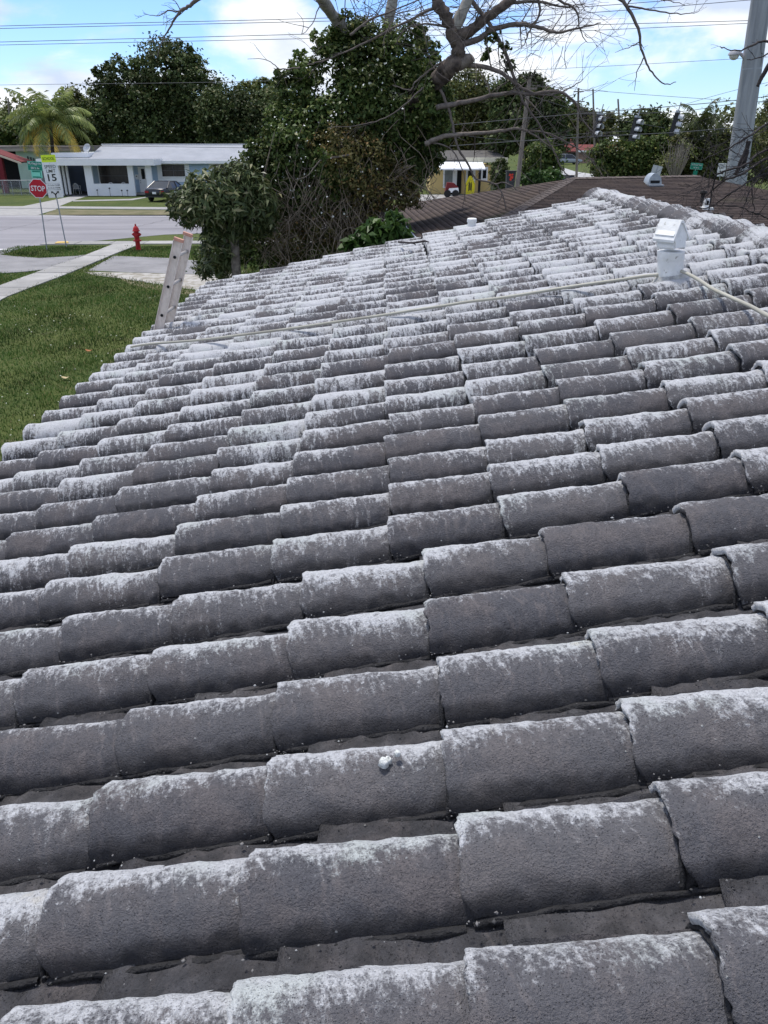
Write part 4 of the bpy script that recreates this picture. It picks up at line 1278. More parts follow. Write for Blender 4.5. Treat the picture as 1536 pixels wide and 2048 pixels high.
# main roof: low gable running along the street
ze = BZ(420, 325, Yw - 0.6)
Yr = Yw + 5.0
zr = BZ(350, 292.5, Yr)
xg0 = P(168, 322, Yw - 0.6).x; xg1 = P(206, 289, Yr).x
rf = MB()
rf.prism([(xg0, Yw - 0.6, ze - 0.03), (xR_ + 0.6, Yw - 0.6, ze - 0.03), (xR_ + 0.6, Yr, zr), (xg1, Yr, zr)], (0, 0, 0.16))
rf.prism([(xg1, Yr + 0.003, zr), (xR_ + 0.6, Yr + 0.003, zr), (xR_ + 0.6, Yr + 5.6, ze), (xg0, Yr + 5.6, ze)], (0, 0, 0.16))
roofb = bpart('roof', M_ROOFG, rf)
MB().span(xg1 - 0.1, xR_ + 0.6, Yr - 0.25, Yr + 0.25, zr + 0.14, zr + 0.20).build('ridge_cap', M_TRIM, roofb)
MB().span(xP - 0.5, xR_ + 0.62, Yw - 0.66, Yw - 0.603, ze - 0.09, ze + 0.14).build('fascia', M_TRIM, roofb)
bpart('gable_wall', M_WALLW, MB().prism([(xw0 + 0.15, Yw + 0.3, wz1 - 0.021), (xw0 + 0.15, Yr + 4.9, wz1 - 0.021), (xw0 + 0.8, Yr, zr - 0.05)], (0.1, 0, 0)))
# carport: lower roof, posts, back wall
Yc_ = YB + 4.5
xc0, xc1 = P(118, 300, Yc_).x, P(176, 300, Yc_).x
bpart('carport_roof', M_TRIM, MB().span(xc0, xc1 + 0.6, Yc_ - 2.0, Yc_ + 4, BZ(150, 314, Yc_), BZ(150, 305, Yc_)))
bpart('carport_back_wall', mat('carport_blue', (0.17, 0.21, 0.29), (0.14, 0.17, 0.24), 1, 0.85), MB().span(P(124, 360, YB + 6.4).x, xw0 - 0.01, YB + 6.2, YB + 6.4, 0, zf0))
bpart('carport_side_wall', mat('carport_grey', (0.40, 0.42, 0.45), None, 1, 0.85), MB().span(P(124, 360, YB + 5).x - 0.2, P(124, 360, YB + 5).x, YB + 0.4, YB + 6.19, 0, zf0 + 0.015))
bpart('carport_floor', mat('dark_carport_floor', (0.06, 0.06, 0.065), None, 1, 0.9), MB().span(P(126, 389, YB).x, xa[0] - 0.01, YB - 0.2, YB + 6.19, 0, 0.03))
for px_ in (121.5, 129.5, 137):
    x_ = P(px_, 360, YB + (0.1 if px_ < 125 else 1.4)).x
    bpart('carport_post', M_TRIM, MB().span(x_ - 0.09, x_ + 0.09, YB + (0.0 if px_ < 125 else 1.3), YB + (0.18 if px_ < 125 else 1.48), 0.031, zf0 + 0.018))
xs_ = P(100, 360, YB + 2).x
bpart('store_wall', mat('store_grey', (0.52, 0.54, 0.56), None, 1.4, 0.85), MB().span(P(82, 360, YB + 2).x, P(118, 360, YB + 2).x, YB + 1.0, YB + 2.0, 0, zf0 + 0.016))
# satellite dish
dc = P(175, 297, Yc_ - 1)
dish = MB()
pr_ = [(0.02 + 0.36 * t, 0.12 * t * t) for t in (0, 0.25, 0.5, 0.75, 1.0)] + [(0.37, 0.125), (0.30, 0.07), (0.02, -0.02)]
dish.lathe(pr_, dc, 20, Matrix.Rotation(R(62), 3, 'X') @ Matrix.Rotation(R(-18), 3, 'Y'))
dob = bpart('satellite_dish', mat('dish_grey', (0.55, 0.57, 0.60), None, 4, 0.6), dish, smooth='angle')
MB().tube([dc + Vector((0, 0.08, 0)), dc + Vector((0.05, 0.15, -0.62))], 0.03, 6).build('mast', M_GALV, dob)
# lamps on stakes in front of the porch
for i, (x_, y_, lab) in enumerate(((196, 391, 'dark garden stake light leftmost in front of the white porch wall'), (221, 392, 'taller dark garden stake light with tilted head before the porch wall'), (245, 392, 'dark garden stake light below the right porch pier'), (256, 392, 'thin dark garden stake light nearest the front door'))):
    b = G(x_, y_ + 1); b.y = min(b.y, YB - 0.25); b = P(x_, y_, b.y); b.z = 0
    t = thing('garden_light', lab, 'garden light', b, 'stake lights along the porch wall')
    hgt = 0.62 if i == 1 else 0.45
    MB().tube([b + Vector((0, 0, -0.1)), b + Vector((0, 0, hgt))], 0.018, 6).build('stake', M_BLACK, t)
    MB().lathe([(0.07, hgt - 0.02), (0.08, hgt + 0.03), (0.05, hgt + 0.08), (0.01, hgt + 0.10)], b, 10).build('lamp_head', M_BLACK, t)
# plastic chairs
def chair(loc, rz, lab):
    t = thing('garden_chair', lab, 'chair', loc, 'white plastic chairs at the blue house')
    M = Matrix.Translation(loc) @ Matrix.Rotation(rz, 4, 'Z')
    mm = mat('chair_plastic', (0.70, 0.71, 0.72), None, 4, 0.5)
    MB().box((0, 0, 0.43), (0.50, 0.46, 0.03)).xf(M).build('seat', mm, t)
    for sx in (-1, 1):
        MB().tube([M @ Vector((sx * 0.26, -0.24, 0)), M @ Vector((sx * 0.23, -0.20, 0.42))], 0.022, 6).build('leg', mm, t)
        MB().tube([M @ Vector((sx * 0.27, 0.26, 0)), M @ Vector((sx * 0.23, 0.22, 0.42))], 0.022, 6).build('leg', mm, t)
        MB().tube([M @ Vector((sx * 0.24, -0.20, 0.42)), M @ Vector((sx * 0.28, -0.20, 0.66)), M @ Vector((sx * 0.27, 0.24, 0.68))], 0.02, 6).build('armrest', mm, t)
    arch = [M @ Vector((0.24 * math.cos(a), 0.24 + 0.03 * math.sin(a), 0.44 + 0.10 + 0.34 * math.sin(a))) for a in np.linspace(0, math.pi, 11)]
    arch = [M @ Vector((0.24, 0.24, 0.42))] + arch + [M @ Vector((-0.24, 0.24, 0.42))]
    b = MB().tube(arch, 0.024, 6)
    b.build('backrest_frame', mm, t)
    for i in range(7):
        xx = -0.18 + 0.06 * i
        MB().tube([M @ Vector((xx, 0.25, 0.44)), M @ Vector((xx * 0.9, 0.275, 0.54 + 0.34 * math.sqrt(max(0, 1 - (xx / 0.25) ** 2))))], 0.014, 5).build('back_slat', mm, t)
cpos = P(156, 389, YB + 2.2); cpos.z = 0.03
chair(cpos, R(180), 'white plastic chair standing inside the dark carport')
for px_, lab in ((218.5, 'white plastic chair whose round back shows over the left of the porch sill'), (245.5, 'white plastic chair whose round back shows over the right of the porch sill')):
    p_ = P(px_, 367, YB + 0.75); chair(Vector((p_.x, YB + 0.85, 0.15 + max(0.0, 0))), 0.0 if px_ < 230 else R(12), lab)

# ------------------------------------------------------------------ cars
def car(name, label, loc, rz, L_, W_, H_, paint, kind='sedan'):
    """built nose towards +y"""
    t = thing(name, label, 'car', loc)
    M = Matrix.Translation(loc) @ Matrix.Rotation(rz, 4, 'Z')
    hl_ = L_ / 2
    if kind == 'sedan':
        deck = [(-1.0, 0.36, 0.60, 0.86), (-0.985, 0.28, 0.64, 0.90), (-0.93, 0.24, 0.675, 0.96), (-0.70, 0.23, 0.69, 1.0), (-0.42, 0.22, 0.67, 1.0), (0.30, 0.22, 0.63, 1.0), (0.45, 0.22, 0.62, 0.99), (0.80, 0.24, 0.555, 0.96), (0.95, 0.26, 0.50, 0.88), (1.0, 0.30, 0.44, 0.78)]
        cab = [(-0.76, 0.68, 0.69, 0.84), (-0.38, 0.66, 0.985, 0.70), (-0.05, 0.65, 1.0, 0.70), (0.10, 0.64, 0.97, 0.70), (0.50, 0.61, 0.62, 0.84)]
    else:
        deck = [(-1.0, 0.34, 0.56, 0.90), (-0.98, 0.26, 0.60, 0.95), (-0.90, 0.24, 0.61, 1.0), (-0.4, 0.22, 0.60, 1.0), (0.35, 0.22, 0.58, 1.0), (0.50, 0.22, 0.57, 1.0), (0.85, 0.24, 0.50, 0.95), (0.96, 0.26, 0.44, 0.88), (1.0, 0.30, 0.40, 0.80)]
        cab = [(-0.96, 0.585, 0.60, 0.92), (-0.84, 0.58, 0.96, 0.76), (-0.4, 0.58, 1.0, 0.76), (0.0, 0.57, 0.985, 0.76), (0.14, 0.57, 0.95, 0.76), (0.60, 0.54, 0.56, 0.88)]
    def loft(st, top_narrow=0.90, bot_narrow=0.94):
        V, Fc = [], []
        hw_ = W_ / 2
        for (y, z0, z1, w) in st:
            zm = z0 + (z1 - z0) * 0.62
            ring = [(-w * bot_narrow, z0), (-w, z0 + (z1 - z0) * 0.25), (-w, zm), (-w * top_narrow, z1), (0, z1 + 0.012), (w * top_narrow, z1), (w, zm), (w, z0 + (z1 - z0) * 0.25), (w * bot_narrow, z0)]
            V += [(x * hw_, y * hl_, z * H_) for x, z in ring]
        n = 9
        for i in range(len(st) - 1):
            for k in range(n):
                a = i * n + k; b = i * n + (k + 1) % n
                Fc.append((a, b, b + n, a + n))
        Fc.append(tuple(range(n))); m = (len(st) - 1) * n
        Fc.append(tuple(range(m + n - 1, m - 1, -1)))
        mb = MB(); mb.add(V, Fc); return mb
    body = loft(deck).xf(M).build('body', paint, t, 'angle')
    gV, gF = [], []
    hw_ = W_ / 2
    gl = MB()
    n = 4
    for (y, z0, z1, w) in cab:
        gV += [(-0.93 * hw_, y * hl_, z0 * H_), (-w * hw_, y * hl_, z1 * H_), (w * hw_, y * hl_, z1 * H_), (0.93 * hw_, y * hl_, z0 * H_)]
    for i in range(len(cab) - 1):
        for k in range(4):
            a = i * 4 + k; b = i * 4 + (k + 1) % 4
            gF.append((a, b, b + 4, a + 4))
    gF += [(0, 1, 2, 3), tuple(range((len(cab) - 1) * 4, len(cab) * 4))]
    gl.add(gV, gF)
    gl.xf(M).build('window_glass', M_GLASS, t)
    rfp = MB()
    sel = cab[1:-1]
    for (y, z0, z1, w), (y2, _, z2, w2) in zip(sel, sel[1:]):
        rfp.add([M @ Vector(v) for v in ((-w * hw_ * 1.02, y * hl_, z1 * H_ + 0.012), (w * hw_ * 1.02, y * hl_, z1 * H_ + 0.012), (w2 * hw_ * 1.02, y2 * hl_, z2 * H_ + 0.012), (-w2 * hw_ * 1.02, y2 * hl_, z2 * H_ + 0.012),
                                         (-w * hw_ * 1.04, y * hl_, z1 * H_ - 0.05), (w * hw_ * 1.04, y * hl_, z1 * H_ - 0.05), (w2 * hw_ * 1.04, y2 * hl_, z2 * H_ - 0.05), (-w2 * hw_ * 1.04, y2 * hl_, z2 * H_ - 0.05))],
                [(0, 1, 2, 3), (0, 3, 7, 4), (1, 5, 6, 2)])
    rfp.build('roof_panel', paint, t)
    for sx in (-1, 1):
        for (i0, i1) in ((0, 1), (len(cab) - 2, len(cab) - 1)):
            a, b = cab[i0], cab[i1]
            wa = 0.93 if i0 == 0 else a[3]; wb = b[3] if i0 == 0 else 0.93
            za = a[1] if i0 == 0 else a[2]; zb_ = b[2] if i0 == 0 else b[1]
            MB().tube([M @ Vector((sx * wa * hw_, a[0] * hl_, za * H_)), M @ Vector((sx * wb * hw_, b[0] * hl_, zb_ * H_))], 0.045, 5).build('pillar', paint, t)
        a = cab[2]
        MB().tube([M @ Vector((sx * 0.945 * hw_, a[0] * hl_, a[1] * H_)), M @ Vector((sx * (a[3] + 0.01) * hw_, a[0] * hl_, a[2] * H_))], 0.04, 5).build('pillar', paint, t)
        mr = MB().box((sx * (hw_ + 0.09), 0.36 * hl_, 0.70 * H_), (0.18, 0.10, 0.13)).xf(M); mr.build('mirror', paint, t)
        for yy in (-0.60, 0.62):
            c = M @ Vector((sx * (hw_ - 0.10), yy * hl_, 0.32))
            axm = (Matrix.Rotation(rz, 3, 'Z') @ Matrix.Rotation(R(90 * sx), 3, 'Y'))
            w_ = MB().lathe([(0.20, -0.10), (0.31, -0.10), (0.325, -0.07), (0.325, 0.08), (0.31, 0.11), (0.20, 0.105)], c, 18, axm).build('wheel', M_RUBBER, t, 'angle')
            MB().lathe([(0.20, 0.09), (0.19, 0.108), (0.06, 0.115), (0.02, 0.118)], c, 14, axm).build('rim', M_GALV, w_, 'angle')
        z = deck[1][2] * H_
        tl = MB().box((sx * hw_ * 0.70, -hl_ * 0.985, z - 0.13 * H_), (hw_ * 0.36, 0.12, 0.105 * H_)).xf(M); tl.build('tail_light', M_TAIL, t)
        hl2 = MB().box((sx * hw_ * 0.60, hl_ * 0.975, 0.40 * H_), (hw_ * 0.30, 0.14, 0.07 * H_)).xf(M); hl2.build('headlight', M_SIGNW, t)
    MB().box((0, -hl_ - 0.005, 0.46 * H_), (0.32, 0.03, 0.16)).xf(M).build('number_plate', M_SIGNW, t)
    MB().box((0, -hl_ * 0.995, 0.27 * H_), (W_ * 0.86, 0.10, 0.10)).xf(M).build('bumper', paint, t)
    return t
M_TAIL = mat('tail_light_red', (0.33, 0.012, 0.016), (0.26, 0.01, 0.014), 5, 0.25)
def paintm(name, c, rough=0.25):
    m = mat(name, c, tuple(k * 0.93 for k in c), 1.5, rough, spec=0.5); return m
cl = G(322, 404.5); cl.x += 0.1; cl.y += 2.2
car('black_sedan', 'black sedan parked on the lawn in front of the blue house, rear towards us', (cl.x, cl.y, 0), R(-14), 4.5, 1.85, 1.46, paintm('black_car_paint', (0.012, 0.013, 0.018)))
vl = G(1136, 329)
car('silver_van', 'silver grey minivan parked far off in front of the red roofed house', (vl.x, vl.y, 0), R(-80), 5.0, 2.0, 1.85, paintm('silver_car_paint', (0.30, 0.33, 0.37)), 'van')
bl_ = P(1133, 358, 78); 
car('black_car', 'black car parked far down the side street, seen over the shingled ridge', (bl_.x, 78, 0), R(-75), 4.5, 1.8, 1.48, paintm('black_far_paint', (0.012, 0.012, 0.013)))
ml = P(1512, 386, 52)
car('maroon_car', 'dark maroon car with pale rail at the right beyond the concrete pole', (ml.x, 52, 0), R(-72), 4.8, 1.85, 1.65, paintm('maroon_paint', (0.05, 0.010, 0.014)), 'van')

# ================================================================== THE MINT HOUSE AND ITS YARD
YM = 84
mint = thing('mint_house', 'flat roofed mint green house at the far left behind the palm', 'house', (P(60, 330, YM).x, YM, 0))
M_MINTW = mat('mint_stucco', (0.46, 0.60, 0.52), (0.41, 0.54, 0.47), 1.2, 0.85)
mx0, mx1 = P(34, 320, YM).x, P(170, 320, YM).x
mz = P(60, 302, YM).z
MB().span(mx0, mx1, YM, YM + 7, 0, mz).build('wall', M_MINTW, mint)
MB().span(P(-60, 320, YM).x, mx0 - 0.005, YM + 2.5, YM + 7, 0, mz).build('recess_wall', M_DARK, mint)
rfm = MB().span(P(-70, 300, YM).x, mx1 + 0.5, YM - 0.8, YM + 7.6, mz + 0.002, mz + 0.42).build('roof', mat('mint_house_roof', (0.23, 0.20, 0.18), (0.16, 0.14, 0.13), 1, 0.9), mint)
MB().span(P(-70, 300, YM).x, mx1 + 0.55, YM - 0.87, YM - 0.803, mz - 0.02, mz + 0.22).build('fascia', mat('tan_fascia', (0.34, 0.30, 0.26), None, 2, 0.8), rfm)
fx = P(66, 318, YM)
mt_ = MB()
for i in range(3): mt_.span(fx.x - 0.5 + i * 0.28, fx.x - 0.42 + i * 0.28, YM - 0.18, YM - 0.01, fx.z - 0.5 + 0.1 * i, fx.z + 0.25 - 0.08 * i)
mt_.build('meter_box', mat('meter_grey', (0.09, 0.10, 0.10), None, 4, 0.7), mint)
# second flat roof further back, top left
tb = P(10, 276, 112)
far_l = thing('pale_roof_house', 'pale roofed building glimpsed behind the palm at the far left', 'house', (tb.x - 6, 112, 0))
MB().span(tb.x - 16, tb.x + 3.5, 112, 120, 0, P(10, 280, 112).z).build('wall', mat('tan_wall', (0.42, 0.36, 0.28), None, 2, 0.85), far_l)
MB().prism([(tb.x - 17, 111, P(10, 280, 112).z + 0.002), (tb.x + 4, 111, P(10, 280, 112).z + 0.002), (tb.x + 3.5, 116, P(10, 266, 112).z), (tb.x - 17, 116, P(10, 266, 112).z)], (0, 0, 0.25)).build('roof', mat('pale_roofing', (0.48, 0.45, 0.42), None, 1, 0.85), far_l)
# red awning shelter
aw = thing('red_awning', 'red canopy with pale edge on a dark red post at the left edge', 'awning', (P(4, 360, 76).x, 76, 0))
a0, a1 = P(-40, 296, 76), P(43, 326, 76)
MB().prism([a0, a1, a1 + Vector((0, 2.6, 0.0)), a0 + Vector((0, 2.6, 0))], (0, 0, 0.10)).build('canopy', mat('canopy_red', (0.15, 0.022, 0.022), None, 2, 0.8), aw)
MB().prism([a0 + Vector((0, -0.06, -0.12)), a1 + Vector((0, -0.06, -0.12)), a1 + Vector((0, -0.06, 0.05)), a0 + Vector((0, -0.06, 0.05))], (0, 0.055, 0)).build('canopy_edge', mat('canopy_pale', (0.60, 0.50, 0.40), None, 2, 0.8), aw)
xp_ = P(3, 345, 76).x
MB().span(xp_ - 0.28, xp_ + 0.18, 76.1, 76.5, 0, P(3, 315, 76).z).build('post', mat('dark_red_post', (0.16, 0.012, 0.02), None, 3, 0.7), aw)
# chain link fence
fe = thing('wire_fence', 'low chain link fence in front of the mint green house', 'fence', (P(40, 360, 73).x, 73, 0))
for i in range(7):
    x_ = P(-30 + i * 17, 360, 73).x
    MB().tube([(x_, 73, -0.1), (x_, 73, 1.25)], 0.03, 6).build('fence_post', M_GALV, fe)
xf0, xf1 = P(-40, 360, 73).x, P(74, 360, 73).x
MB().tube([(xf0, 73, 1.22), (xf1, 73, 1.22)], 0.028, 6).build('top_rail', M_GALV, fe)
cm = MB()
for i in range(70):
    x_ = xf0 + (xf1 - xf0 - 1.2) * i / 70
    cm.tube([(x_, 73, 0.02), (x_ + 1.2, 73, 1.2)], 0.004, 3); cm.tube([(x_ + 1.2, 73.005, 0.02), (x_, 73.005, 1.2)], 0.004, 3)
cm.build('wire_mesh', M_GALV, fe, kind='stuff')
jk = G(26, 362)
pile = MB()
for i in range(14):
    a = Vector((jk.x + random.uniform(-1.6, 1.6), 74.5 + random.uniform(-0.5, 0.8), random.uniform(0.1, 0.5)))
    pile.box(a, (random.uniform(0.2, 0.7), random.uniform(0.2, 0.5), random.uniform(0.15, 0.5)), Matrix.Rotation(random.uniform(0, 3), 3, 'Z'))
setp(pile.build('yard_rubbish', mat('faded_rubbish', (0.34, 0.33, 0.31), (0.12, 0.12, 0.12), 1.5, 0.85), None, origin=(jk.x, 74.5, 0)), 'grey heap of discarded yard junk behind the chain link fence', 'junk pile')

# ================================================================== HOUSES AND SIGNS ON THE RIGHT
YY = 74
yel = thing('yellow_house', 'cream yellow house with white porch roof beyond the shingled roof', 'house', (P(940, 380, YY).x, YY, 0))
M_CREAM = mat('cream_stucco', (0.62, 0.46, 0.20), (0.55, 0.41, 0.18), 1.2, 0.85)
def YX(px): return P(px, 360, YY).x
yz1 = P(940, 336, YY).z
MB().span(YX(862), YX(985), YY + 1.2, YY + 8, 0, yz1 + 0.2).build('wall', M_CREAM, yel)
MB().prism([(YX(886) - 0.4, YY - 1.4, yz1 - 0.12), (YX(966), YY - 1.4, yz1 - 0.12), (YX(966), YY + 1.19, yz1 + 0.40), (YX(886) - 0.4, YY + 1.19, yz1 + 0.40)], (0, 0, 0.12)).build('porch_roof', M_TRIM, yel)
MB().prism([(YX(850), YY + 1.0, yz1 + 0.45), (YX(1014), YY + 1.0, yz1 + 0.62), (YX(1000), YY + 5, yz1 + 1.2), (YX(860), YY + 5, yz1 + 1.2)], (0, 0, 0.14)).build('roof', mat('yellow_house_roof', (0.10, 0.095, 0.09), None, 1, 0.9), yel)
MB().span(YX(930), YX(1016), YY + 0.9, YY + 0.995, yz1 + 0.42, yz1 + 0.82).build('fascia', mat('cream_fascia', (0.62, 0.58, 0.45), None, 2, 0.7), yel)
wn = MB().span(YX(888), YX(917), YY + 1.13, YY + 1.195, 0.5, yz1 - 0.05).build('window', M_TRIM, yel)
MB().span(YX(891), YX(907), YY + 1.10, YY + 1.125, 0.6, yz1 - 0.2).build('pane', mat('screen_glass', (0.20, 0.23, 0.23), (0.13, 0.15, 0.15), 2, 0.3), wn)
MB().span(YX(916), YX(925), YY + 1.11, YY + 1.19, 0.05, yz1 - 0.1).build('door', M_DARK, yel)
wn = MB().span(YX(934), YX(953), YY + 1.13, YY + 1.195, 0.9, yz1 - 0.05).build('window', M_TRIM, yel)
MB().span(YX(938), YX(948), YY + 1.10, YY + 1.125, 1.1, yz1 - 0.25).build('pane', M_GLASS, wn)
wn = MB().span(YX(960), YX(978), YY + 1.13, YY + 1.195, 1.1, yz1 + 0.05).build('window', M_TRIM, yel)
MB().span(YX(968), YX(975), YY + 1.10, YY + 1.125, 1.3, yz1 - 0.15).build('pane', M_GLASS, wn)
MB().span(YX(956) - 0.1, YX(956) + 0.1, YY - 1.3, YY - 1.1, 0, yz1 - 0.13).build('porch_post', M_DARK, yel)
# yellow board with black marks standing on the porch
yb = P(940, 378, YY - 1.6); yb.z = 0
bd = thing('yellow_board', 'tall yellow surf board shape with black markings standing by the cream wall', 'board', yb)
k = 1 / ppm(940, 360, yb.y)
zt0 = P(940, 352, yb.y).z
out_ = []
for t in np.linspace(0, 1, 9):
    out_.append((yb.x + (8 + 1.5 * math.sin(t * 3.0) - 8.5 * max(0, t - 0.55) ** 1.4 * 2.2) * k, t * zt0))
poly = [(x, yb.y, z) for x, z in out_] + [(2 * yb.x - x, yb.y, z) for x, z in out_[::-1]]
MB().prism(poly, (0, 0.12, 0)).build('board', mat('board_yellow', (0.62, 0.55, 0.015), None, 3, 0.5), bd)
mk = MB()
for sx in (-1, 1):
    mk.prism([(yb.x + sx * 0.4 * k, yb.y - 0.008, zt0 * 0.30), (yb.x + sx * 3.2 * k, yb.y - 0.008, zt0 * 0.22), (yb.x + sx * 3.4 * k, yb.y - 0.008, zt0 * 0.55), (yb.x + sx * 2.0 * k, yb.y - 0.008, zt0 * 0.74), (yb.x + sx * 0.4 * k, yb.y - 0.008, zt0 * 0.62)], (0, 0.006, 0))
mk.build('black_marking', M_BLACK, bd)
# red children's car and bin
rc = P(904, 384, YY - 3.5); rc.z = 0
toy = thing('red_cart', 'red and white cart standing in front of the cream house porch', 'cart', rc)
k = 1 / ppm(904, 380, rc.y)
zc0 = P(904, 378, rc.y).z
MB().prism([(rc.x - 14 * k, rc.y, zc0 - 0.2), (rc.x + 8 * k, rc.y, zc0 - 0.2), (rc.x + 12 * k, rc.y, zc0 + 0.15), (rc.x + 4 * k, rc.y, zc0 + 0.45), (rc.x - 10 * k, rc.y, zc0 + 0.5)], (0, 0.8, 0)).build('body', mat('toy_red', (0.15, 0.012, 0.015), None, 3, 0.5), toy)
MB().prism([(rc.x - 9 * k, rc.y - 0.06, zc0 - 0.28), (rc.x + 14 * k, rc.y - 0.06, zc0 - 0.28), (rc.x + 12 * k, rc.y - 0.06, zc0 + 0.10), (rc.x - 6 * k, rc.y - 0.06, zc0 + 0.05)], (0, 0.05, 0)).build('front_panel', M_TRIM, toy)
for dx in (-9, 7):
    MB().lathe([(0.3, 0), (0.3, 0.12), (0.08, 0.14)], (rc.x + dx * k, rc.y + 0.02, 0.3), 12, Matrix.Rotation(R(90), 3, 'X')).build('wheel', M_RUBBER, toy)
MB().span(rc.x - 8 * k, rc.x + 6 * k, rc.y + 0.2, rc.y + 0.6, 0.25, zc0 - 0.15).build('chassis', M_DARK, toy)
bb = P(1021, 374, 62); bb.z = 0
bn = thing('wheeled_bin', 'dark wheeled bin with a red lid emblem beside the leaning wooden pole', 'bin', bb)
k = 1 / ppm(1021, 360, 62)
zt1 = P(1021, 344, 62).z
MB().prism([(bb.x - 7 * k, 62, 0.1), (bb.x + 6 * k, 62, 0.1), (bb.x + 9 * k, 62, zt1), (bb.x - 9 * k, 62, zt1)], (0, 0.6, 0)).build('body', mat('bin_dark', (0.035, 0.04, 0.045), None, 3, 0.6), bn)
MB().span(bb.x - 10 * k, bb.x + 10 * k, 61.95, 62.7, zt1 + 0.002, zt1 + 0.08).build('lid', mat('bin_lid', (0.03, 0.032, 0.036), None, 3, 0.6), bn)
em = MB()
zz = P(1021, 353, 62).z
for dx, dz, w, h in ((-2, 0.10, 5, 0.16), (1, -0.05, 6, 0.16), (-1, -0.20, 4, 0.14), (2.2, 0.13, 3.2, 0.12)):
    em.box((bb.x + dx * k, 61.97, zz + dz), (w * k, 0.02, h), Matrix.Rotation(R(18), 3, 'Y'))
em.build('red_emblem', mat('emblem_red', (0.62, 0.05, 0.03), None, 3, 0.6), bn)
for sx in (-1, 1): MB().lathe([(0.12, 0), (0.12, 0.06)], (bb.x + sx * 6 * k, 62.5, 0.12), 10, Matrix.Rotation(R(90), 3, 'Y')).build('wheel', M_RUBBER, bn)

# red roofed house far right
YR_ = 172
rh = thing('red_roof_house', 'distant house with red roof and pinkish walls behind the silver van', 'house', (P(1190, 320, YR_).x, YR_, 0))
ez = P(1190, 303, YR_).z; rz_ = P(1190, 291, YR_ + 5).z
MB().span(P(1156, 320, YR_).x, P(1240, 320, YR_).x, YR_, YR_ + 9, 0, ez).build('wall', mat('pinkish_brick', (0.30, 0.21, 0.17), (0.25, 0.17, 0.14), 1, 0.9), rh)
rr = MB().prism([(P(1152, 320, YR_).x, YR_ - 1, ez + 0.003), (P(1245, 320, YR_).x, YR_ - 1, ez + 0.003), (P(1240, 320, YR_).x, YR_ + 5, rz_), (P(1160, 320, YR_).x, YR_ + 5, rz_)], (0, 0, 0.2)).build('roof', mat('dull_red_roof', (0.17, 0.045, 0.04), (0.13, 0.035, 0.033), 0.6, 0.9), rh)
MB().span(P(1152, 320, YR_).x, P(1245, 320, YR_).x, YR_ - 1.08, YR_ - 1.005, ez - 0.1, ez + 0.22).build('fascia', M_TRIM, rr)
MB().span(P(1126, 320, YR_).x, P(1154, 320, YR_).x, YR_ + 2, YR_ + 9, 0, ez - 0.2).build('garage', mat('garage_grey', (0.10, 0.11, 0.11), None, 1, 0.9), rh)
MB().prism([(P(1122, 320, YR_).x, YR_ + 1, ez - 0.15), (P(1156, 320, YR_).x, YR_ + 1, ez - 0.15), (P(1150, 320, YR_).x, YR_ + 6, rz_ + 1.2), (P(1128, 320, YR_).x, YR_ + 6, rz_ + 1.2)], (0, 0, 0.2)).build('garage_roof', mat('dull_red_roof', (0.17, 0.045, 0.04)), rh)
wr = P(1225, 281, 230)
wh = thing('white_roof_building', 'bright white roofed building glimpsed between far trees', 'house', (wr.x, 230, 0))
MB().span(wr.x - 3, wr.x + 3.4, 230, 238, 0, P(1225, 284, 230).z).build('wall', M_WALLW, wh)
MB().prism([(wr.x - 3.4, 229.5, P(1225, 284, 230).z + 0.003), (wr.x + 3.6, 229.5, P(1225, 284, 230).z + 0.003), (wr.x + 2.0, 233, P(1225, 271, 230).z), (wr.x - 1.6, 233, P(1225, 271, 230).z)], (0, 0, 0.2)).build('roof', M_TRIM, wh)

# road signs beyond the shingled house
def road_sign(name, label, base_px, plates, Y, cat='sign'):
    b = P(base_px[0], base_px[1], Y); b.z = 0
    top = P(base_px[2], base_px[3], Y)
    b2 = Vector((top.x - (top.z) * (top.x - P(base_px[0], base_px[1], Y).x) / max(0.1, top.z - P(base_px[0], base_px[1], Y).z), Y, 0))
    t = thing(name, label, cat, b2)
    M = post_frame(b2, top)
    MB().tube([b2 - Vector((0, 0, 0.2)), top], 0.035, 6).build('post', M_GALV, t)
    return t, M, (top - b2).length
t, M, ln = road_sign('sign_back', 'blank grey back of a traffic sign standing behind the zinc cap vent', (1309, 352, 1316, 331), None, 62)
plate(M, 0, ln - 0.50, 0.72, 0.98, mat('sign_back_grey', (0.46, 0.48, 0.50), (0.38, 0.40, 0.42), 4, 0.5), t, 'plate', -0.05)
MB().box((0.0, -0.07, ln - 0.5), (0.06, 0.02, 0.9)).xf(M).build('bracket', M_GALV, t)
t, M, ln = road_sign('street_name_sign', 'small green street name sign on a post left of the concrete pole', (1387, 358, 1394, 327), None, 84)
plate(M, 0, ln - 0.25, 1.18, 0.56, M_MINT, t, 'plate_border', -0.05)
plate(M, 0, ln - 0.25, 1.12, 0.50, M_GREEN, t, 'plate', -0.055)
lettering('N Dixie Hwy', 0.20, at(M, 0, ln - 0.14, -0.057), M_SIGNW, t, width=0.98, bold=0.01)
lettering('W 23 St', 0.18, at(M, 0, ln - 0.37, -0.057), M_SIGNW, t, width=0.58, bold=0.01)
plate(M, 0.02, ln - 0.85, 0.42, 0.42, M_GREEN, t, 'lower_plate', -0.05)
t, M, ln = road_sign('speed_limit_sign', 'small white speed limit sign close to the foot of the concrete pole', (1439, 360, 1445, 326), None, 84)
plate(M, 0, ln - 0.62, 0.80, 1.22, M_SIGNW, t, 'plate', -0.05, r=0.05)
lettering('SPEED', 0.22, at(M, 0, ln - 0.20, -0.056), M_BLACK, t, width=0.58, bold=0.008)
